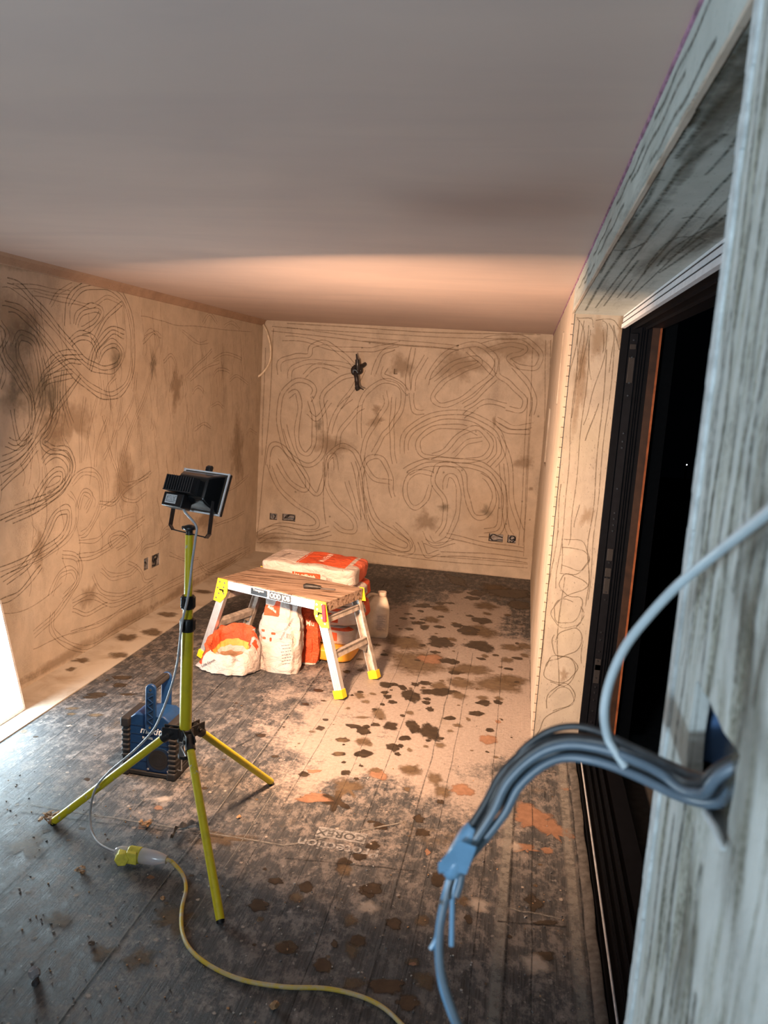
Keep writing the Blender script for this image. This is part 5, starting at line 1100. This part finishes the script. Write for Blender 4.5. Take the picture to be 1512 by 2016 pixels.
# thin dark cable arching above the bundle
ar = [(1470, 1500, .575), (1400, 1530, .60), (1330, 1510, .65), (1240, 1468, .69), (1180, 1440, .71), (1130, 1430, .72), (1080, 1440, .725), (1030, 1475, .73), (1000, 1520, .725)]
m = MB(); P = [on(*p[:2], 1, p[2]) for p in ar]; P[0].x = XR + .02; m.tube(smooth_pts(P, 6), .0034, 10); m.build('thin_cable', MAT['cabled'], cbt, True)
ta = [on(935, 1625, 1, .717), on(918, 1655, 1, .715), on(900, 1690, 1, .71), on(885, 1716, 1, .71)]
m = MB(); m.tube(smooth_pts(ta, 4), [.010, .0115, .0135, .0145, .015, .015, .0155, .0155, .016, .016, .016, .014, .012], 14, flat=.7); tp = m.build('tape_wrap', MAT['tape'], cbt, True)
m = MB(); 
def fp(u, v, d=.695): return on(u, v, 1, d)
m.add([fp(905, 1655), fp(938, 1668), fp(918, 1722), fp(880, 1712), fp(864, 1720), fp(862, 1700)] + [fp(905, 1655, .698), fp(938, 1668, .698), fp(918, 1722, .698), fp(880, 1712, .698), fp(864, 1720, .698), fp(862, 1700, .698)], [(0, 1, 2, 3, 4, 5), (11, 10, 9, 8, 7, 6)] + [(i, (i + 1) % 6, 6 + (i + 1) % 6, 6 + i) for i in range(6)]); m.build('tape_flap', MAT['tape'], cbt)
tails = [([(900, 1700), (880, 1760), (866, 1830), (866, 1900), (880, 1960), (900, 2016), (925, 2080)], .0042, 'cable'), ([(894, 1700), (874, 1770), (862, 1850), (868, 1930), (886, 1990), (908, 2040)], .0034, 'tape'), ([(905, 1710), (892, 1760), (890, 1800), (889, 1862)], .0026, 'tape'), ([(912, 1706), (906, 1740), (898, 1764)], .0038, 'cable'), ([(898, 1710), (884, 1750), (872, 1780)], .0040, 'cabled'), ([(880, 1700), (866, 1715)], .0040, 'cable'), ([(866, 1820), (858, 1850), (848, 1868)], .0025, 'tape'), ([(890, 1710), (886, 1745), (884, 1768)], .0040, 'cabled')]
for pts, r, mt in tails:
    m = MB(); m.tube(smooth_pts([on(u, v, 1, .71 - .00012 * (v - 1700)) for u, v in pts], 6), r, 10); m.build('cable_tail', MAT[mt], cbt, True)
# single white cable arching above
wp = [(1600, 930, .47), (1540, 985, .50), (1470, 1042, .56), (1400, 1098, .62), (1335, 1152, .66), (1280, 1210, .68), (1232, 1272, .695), (1202, 1338, .70), (1190, 1400, .70), (1196, 1450, .70), (1212, 1480, .695), (1232, 1510, .69)]
m = MB(); m.tube(smooth_pts([on(*p[:2], 1, p[2]) for p in wp], 7), .0041, 12)
tag(m.build('single_cable', MAT['cablew'], None, True), 'single white cable curving down past the doorway onto the bundle', 'cable')
# blue back box deep in the hole
m = MB(); m.bx(XR + .012, XR + .086, .726, .79, 1.475, 1.64)
tb = tag(m.build('cable_box', plain('navy_plastic_box', (.09, .17, .33), .35, 0, .5), None, bevel=.003), 'dark blue plastic box inside the broken hole in the near wall', 'cable box')
m = MB(); m.tube([Vector((XR + .034, .726, 1.545)), Vector((XR + .034, .716, 1.545))], .006, 12); s_ = m.build('box_screw', MAT['chrome'], None); s_.parent = tb
m = MB(); m.box((XR + .046, .722, 1.562), (.018, .008, .026)); s_ = m.build('knockout_slot', MAT['hole'], None); s_.parent = tb
# white wire stub under the hole
m = MB(); m.tube([on(1390, 1600, 0, XR - .004), on(1408, 1630, 0, XR - .008), on(1424, 1672, 0, XR - .006)], [.0034, .0032, .0020], 8)
tag(m.build('plaster_shard', MAT['bead'], None, True), 'thin pale splinter hanging from the lower lip of the hole', 'splinter')

# ================================================================== DEBRIS ON THE FLOOR
def chip(u, v, s_, mat, label, seed, cat='debris', name='plaster_chip', flatness=.35):
    c = fl(u, v); m = MB(); n_ = 9; r3 = random.Random(seed)
    bm = bmesh.new(); bmesh.ops.create_icosphere(bm, subdivisions=2, radius=1)
    vs = [Vector((q.co.x * s_ * (1 + .5 * noise.noise(q.co * 1.7 + Vector((seed, 0, 0)))), q.co.y * s_ * .8 * (1 + .5 * noise.noise(q.co * 1.9 + Vector((0, seed, 0)))), max(0, (q.co.z * .5 + .5) * s_ * 2 * flatness * (1 + .8 * noise.noise(q.co * 2.5 + Vector((0, 0, seed))))))) for q in bm.verts]
    fs = [tuple(q.index for q in f.verts) for f in bm.faces]; bm.free()
    R3 = Matrix.Rotation(r3.uniform(0, 6), 3, 'Z'); m.add([R3 @ x for x in vs], fs)
    o = m.build(name, mat, None); o.location = (c.x, c.y, .001); tag(o, label, cat); return o
MAT['shav'] = plain('wood_shaving', (.42, .25, .13), .8, var=.3, sc=60)
def shavings(u, v, r, label, seed, nn=12):
    c = fl(u, v); r3 = random.Random(seed); m = MB()
    for k in range(nn):
        a_ = r3.uniform(0, 6.28); p0 = Vector((r3.uniform(-r, r), r3.uniform(-r, r), .004)); rad = r3.uniform(.3, .7) * r; P = []
        for j in range(7):
            t = j * .7; P.append(p0 + Vector((math.cos(a_) * rad * math.sin(t) , math.sin(a_) * rad * math.sin(t), .005 + rad * .5 * (1 - math.cos(t)))))
        w2 = Vector((-math.sin(a_), math.cos(a_), 0)) * r3.uniform(.002, .006)
        m.add([q for p in P for q in (p - w2, p + w2)] + [q + Vector((0, 0, .0008)) for p in P for q in (p - w2, p + w2)], [(2 * j, 2 * j + 1, 2 * j + 3, 2 * j + 2) for j in range(6)] + [(14 + 2 * j + 2, 14 + 2 * j + 3, 14 + 2 * j + 1, 14 + 2 * j) for j in range(6)])
    o = m.build('wood_shavings', MAT['shav']); o.location = (c.x, c.y, .0); tag(o, label, 'shavings'); return o
shavings(285, 1626, .020, 'curled tan wood shaving lying between the tripod legs', 2, 14)
shavings(100, 1616, .028, 'tan shavings heaped at the foot of the left tripod leg', 5, 26)
shavings(160, 1717, .018, 'small brown curl of wood left of the hexagonal plug cap', 9, 8)
chip(68, 1925, .020, plain('grey_mortar', (.30, .29, .30), .9), 'pale grey lump of mortar near the bottom left corner', 3, flatness=.8)
chip(470, 1610, .012, MAT['shav'], 'small terracotta chip right of the middle tripod leg', 4)
chip(1055, 1437, .016, MAT['logo'] if 0 else plain('white_stub', (.55, .5, .44), .6), 'small white stub lying on the pale floor near the reveal', 6, flatness=.25)
chip(160, 1717, .008, MAT['shav'], 'tiny brown chip under the small wood curl', 8)
chip(180, 1860, .012, plain('dark_crumb', (.12, .09, .07), .9), 'dark brown crumb left of the yellow lead', 12)
chip(70, 1940, .013, plain('charcoal_crumb', (.05, .05, .055), .9), 'charcoal crumb just in front of the pale mortar lump', 13, flatness=.7)
chip(540, 1985, .015, MAT['shav'], 'brown shard at the bottom edge left of the cord\'s end', 14, flatness=.6)
chip(320, 1770, .010, MAT['shav'], 'small rust-coloured chip left of the lead\'s first bend', 16)
# torn strip of sheet by the middle leg
m = MB(); P = smooth_pts([fl(335, 1655, .006), fl(345, 1635, .012), fl(362, 1625, .008), (fl(385, 1622, .012)), fl(400, 1628, .006)], 6)
for j, p in enumerate(P): m.v += [p + Vector((0, -.010 * math.sin(j * .6) - .012, .0)), p + Vector((0, .0, .012 + .008 * math.sin(j * 1.3))), p + Vector((.004, .014, .002))]
for j in range(len(P) - 1):
    for k in range(2): m.f.append([3 * j + k, 3 * j + k + 1, 3 * j + k + 4, 3 * j + k + 3]); m.m.append(0)
tag(m.build('torn_strip', plain('torn_grey_sheet', (.09, .092, .095), .5, var=.3), None, True), 'torn grey strip of floor sheet curling up behind the middle tripod leg', 'torn sheet')
m = MB(); r3 = random.Random(21)
for i in range(420):
    u, v = r3.uniform(0, 1150), r3.uniform(1500, 2016); c = fl(u, v); s_ = r3.uniform(.0012, .0045)
    if c.x > XD - .05: continue
    m.box((c.x, c.y, s_ * .45), (s_ * r3.uniform(.8, 2), s_, s_ * .9), Matrix.Rotation(r3.uniform(0, 3), 3, 'Z'), r3.choice((0, 0, 1, 2)))
o = m.build('plaster_crumbs', [plain('grey_crumb', (.16, .16, .16), .9), MAT['shav'], plain('pale_crumb', (.42, .40, .37), .9)]); tag(o, 'fine plaster crumbs and grit scattered over the dark floor', 'grit'); o['kind'] = 'stuff'
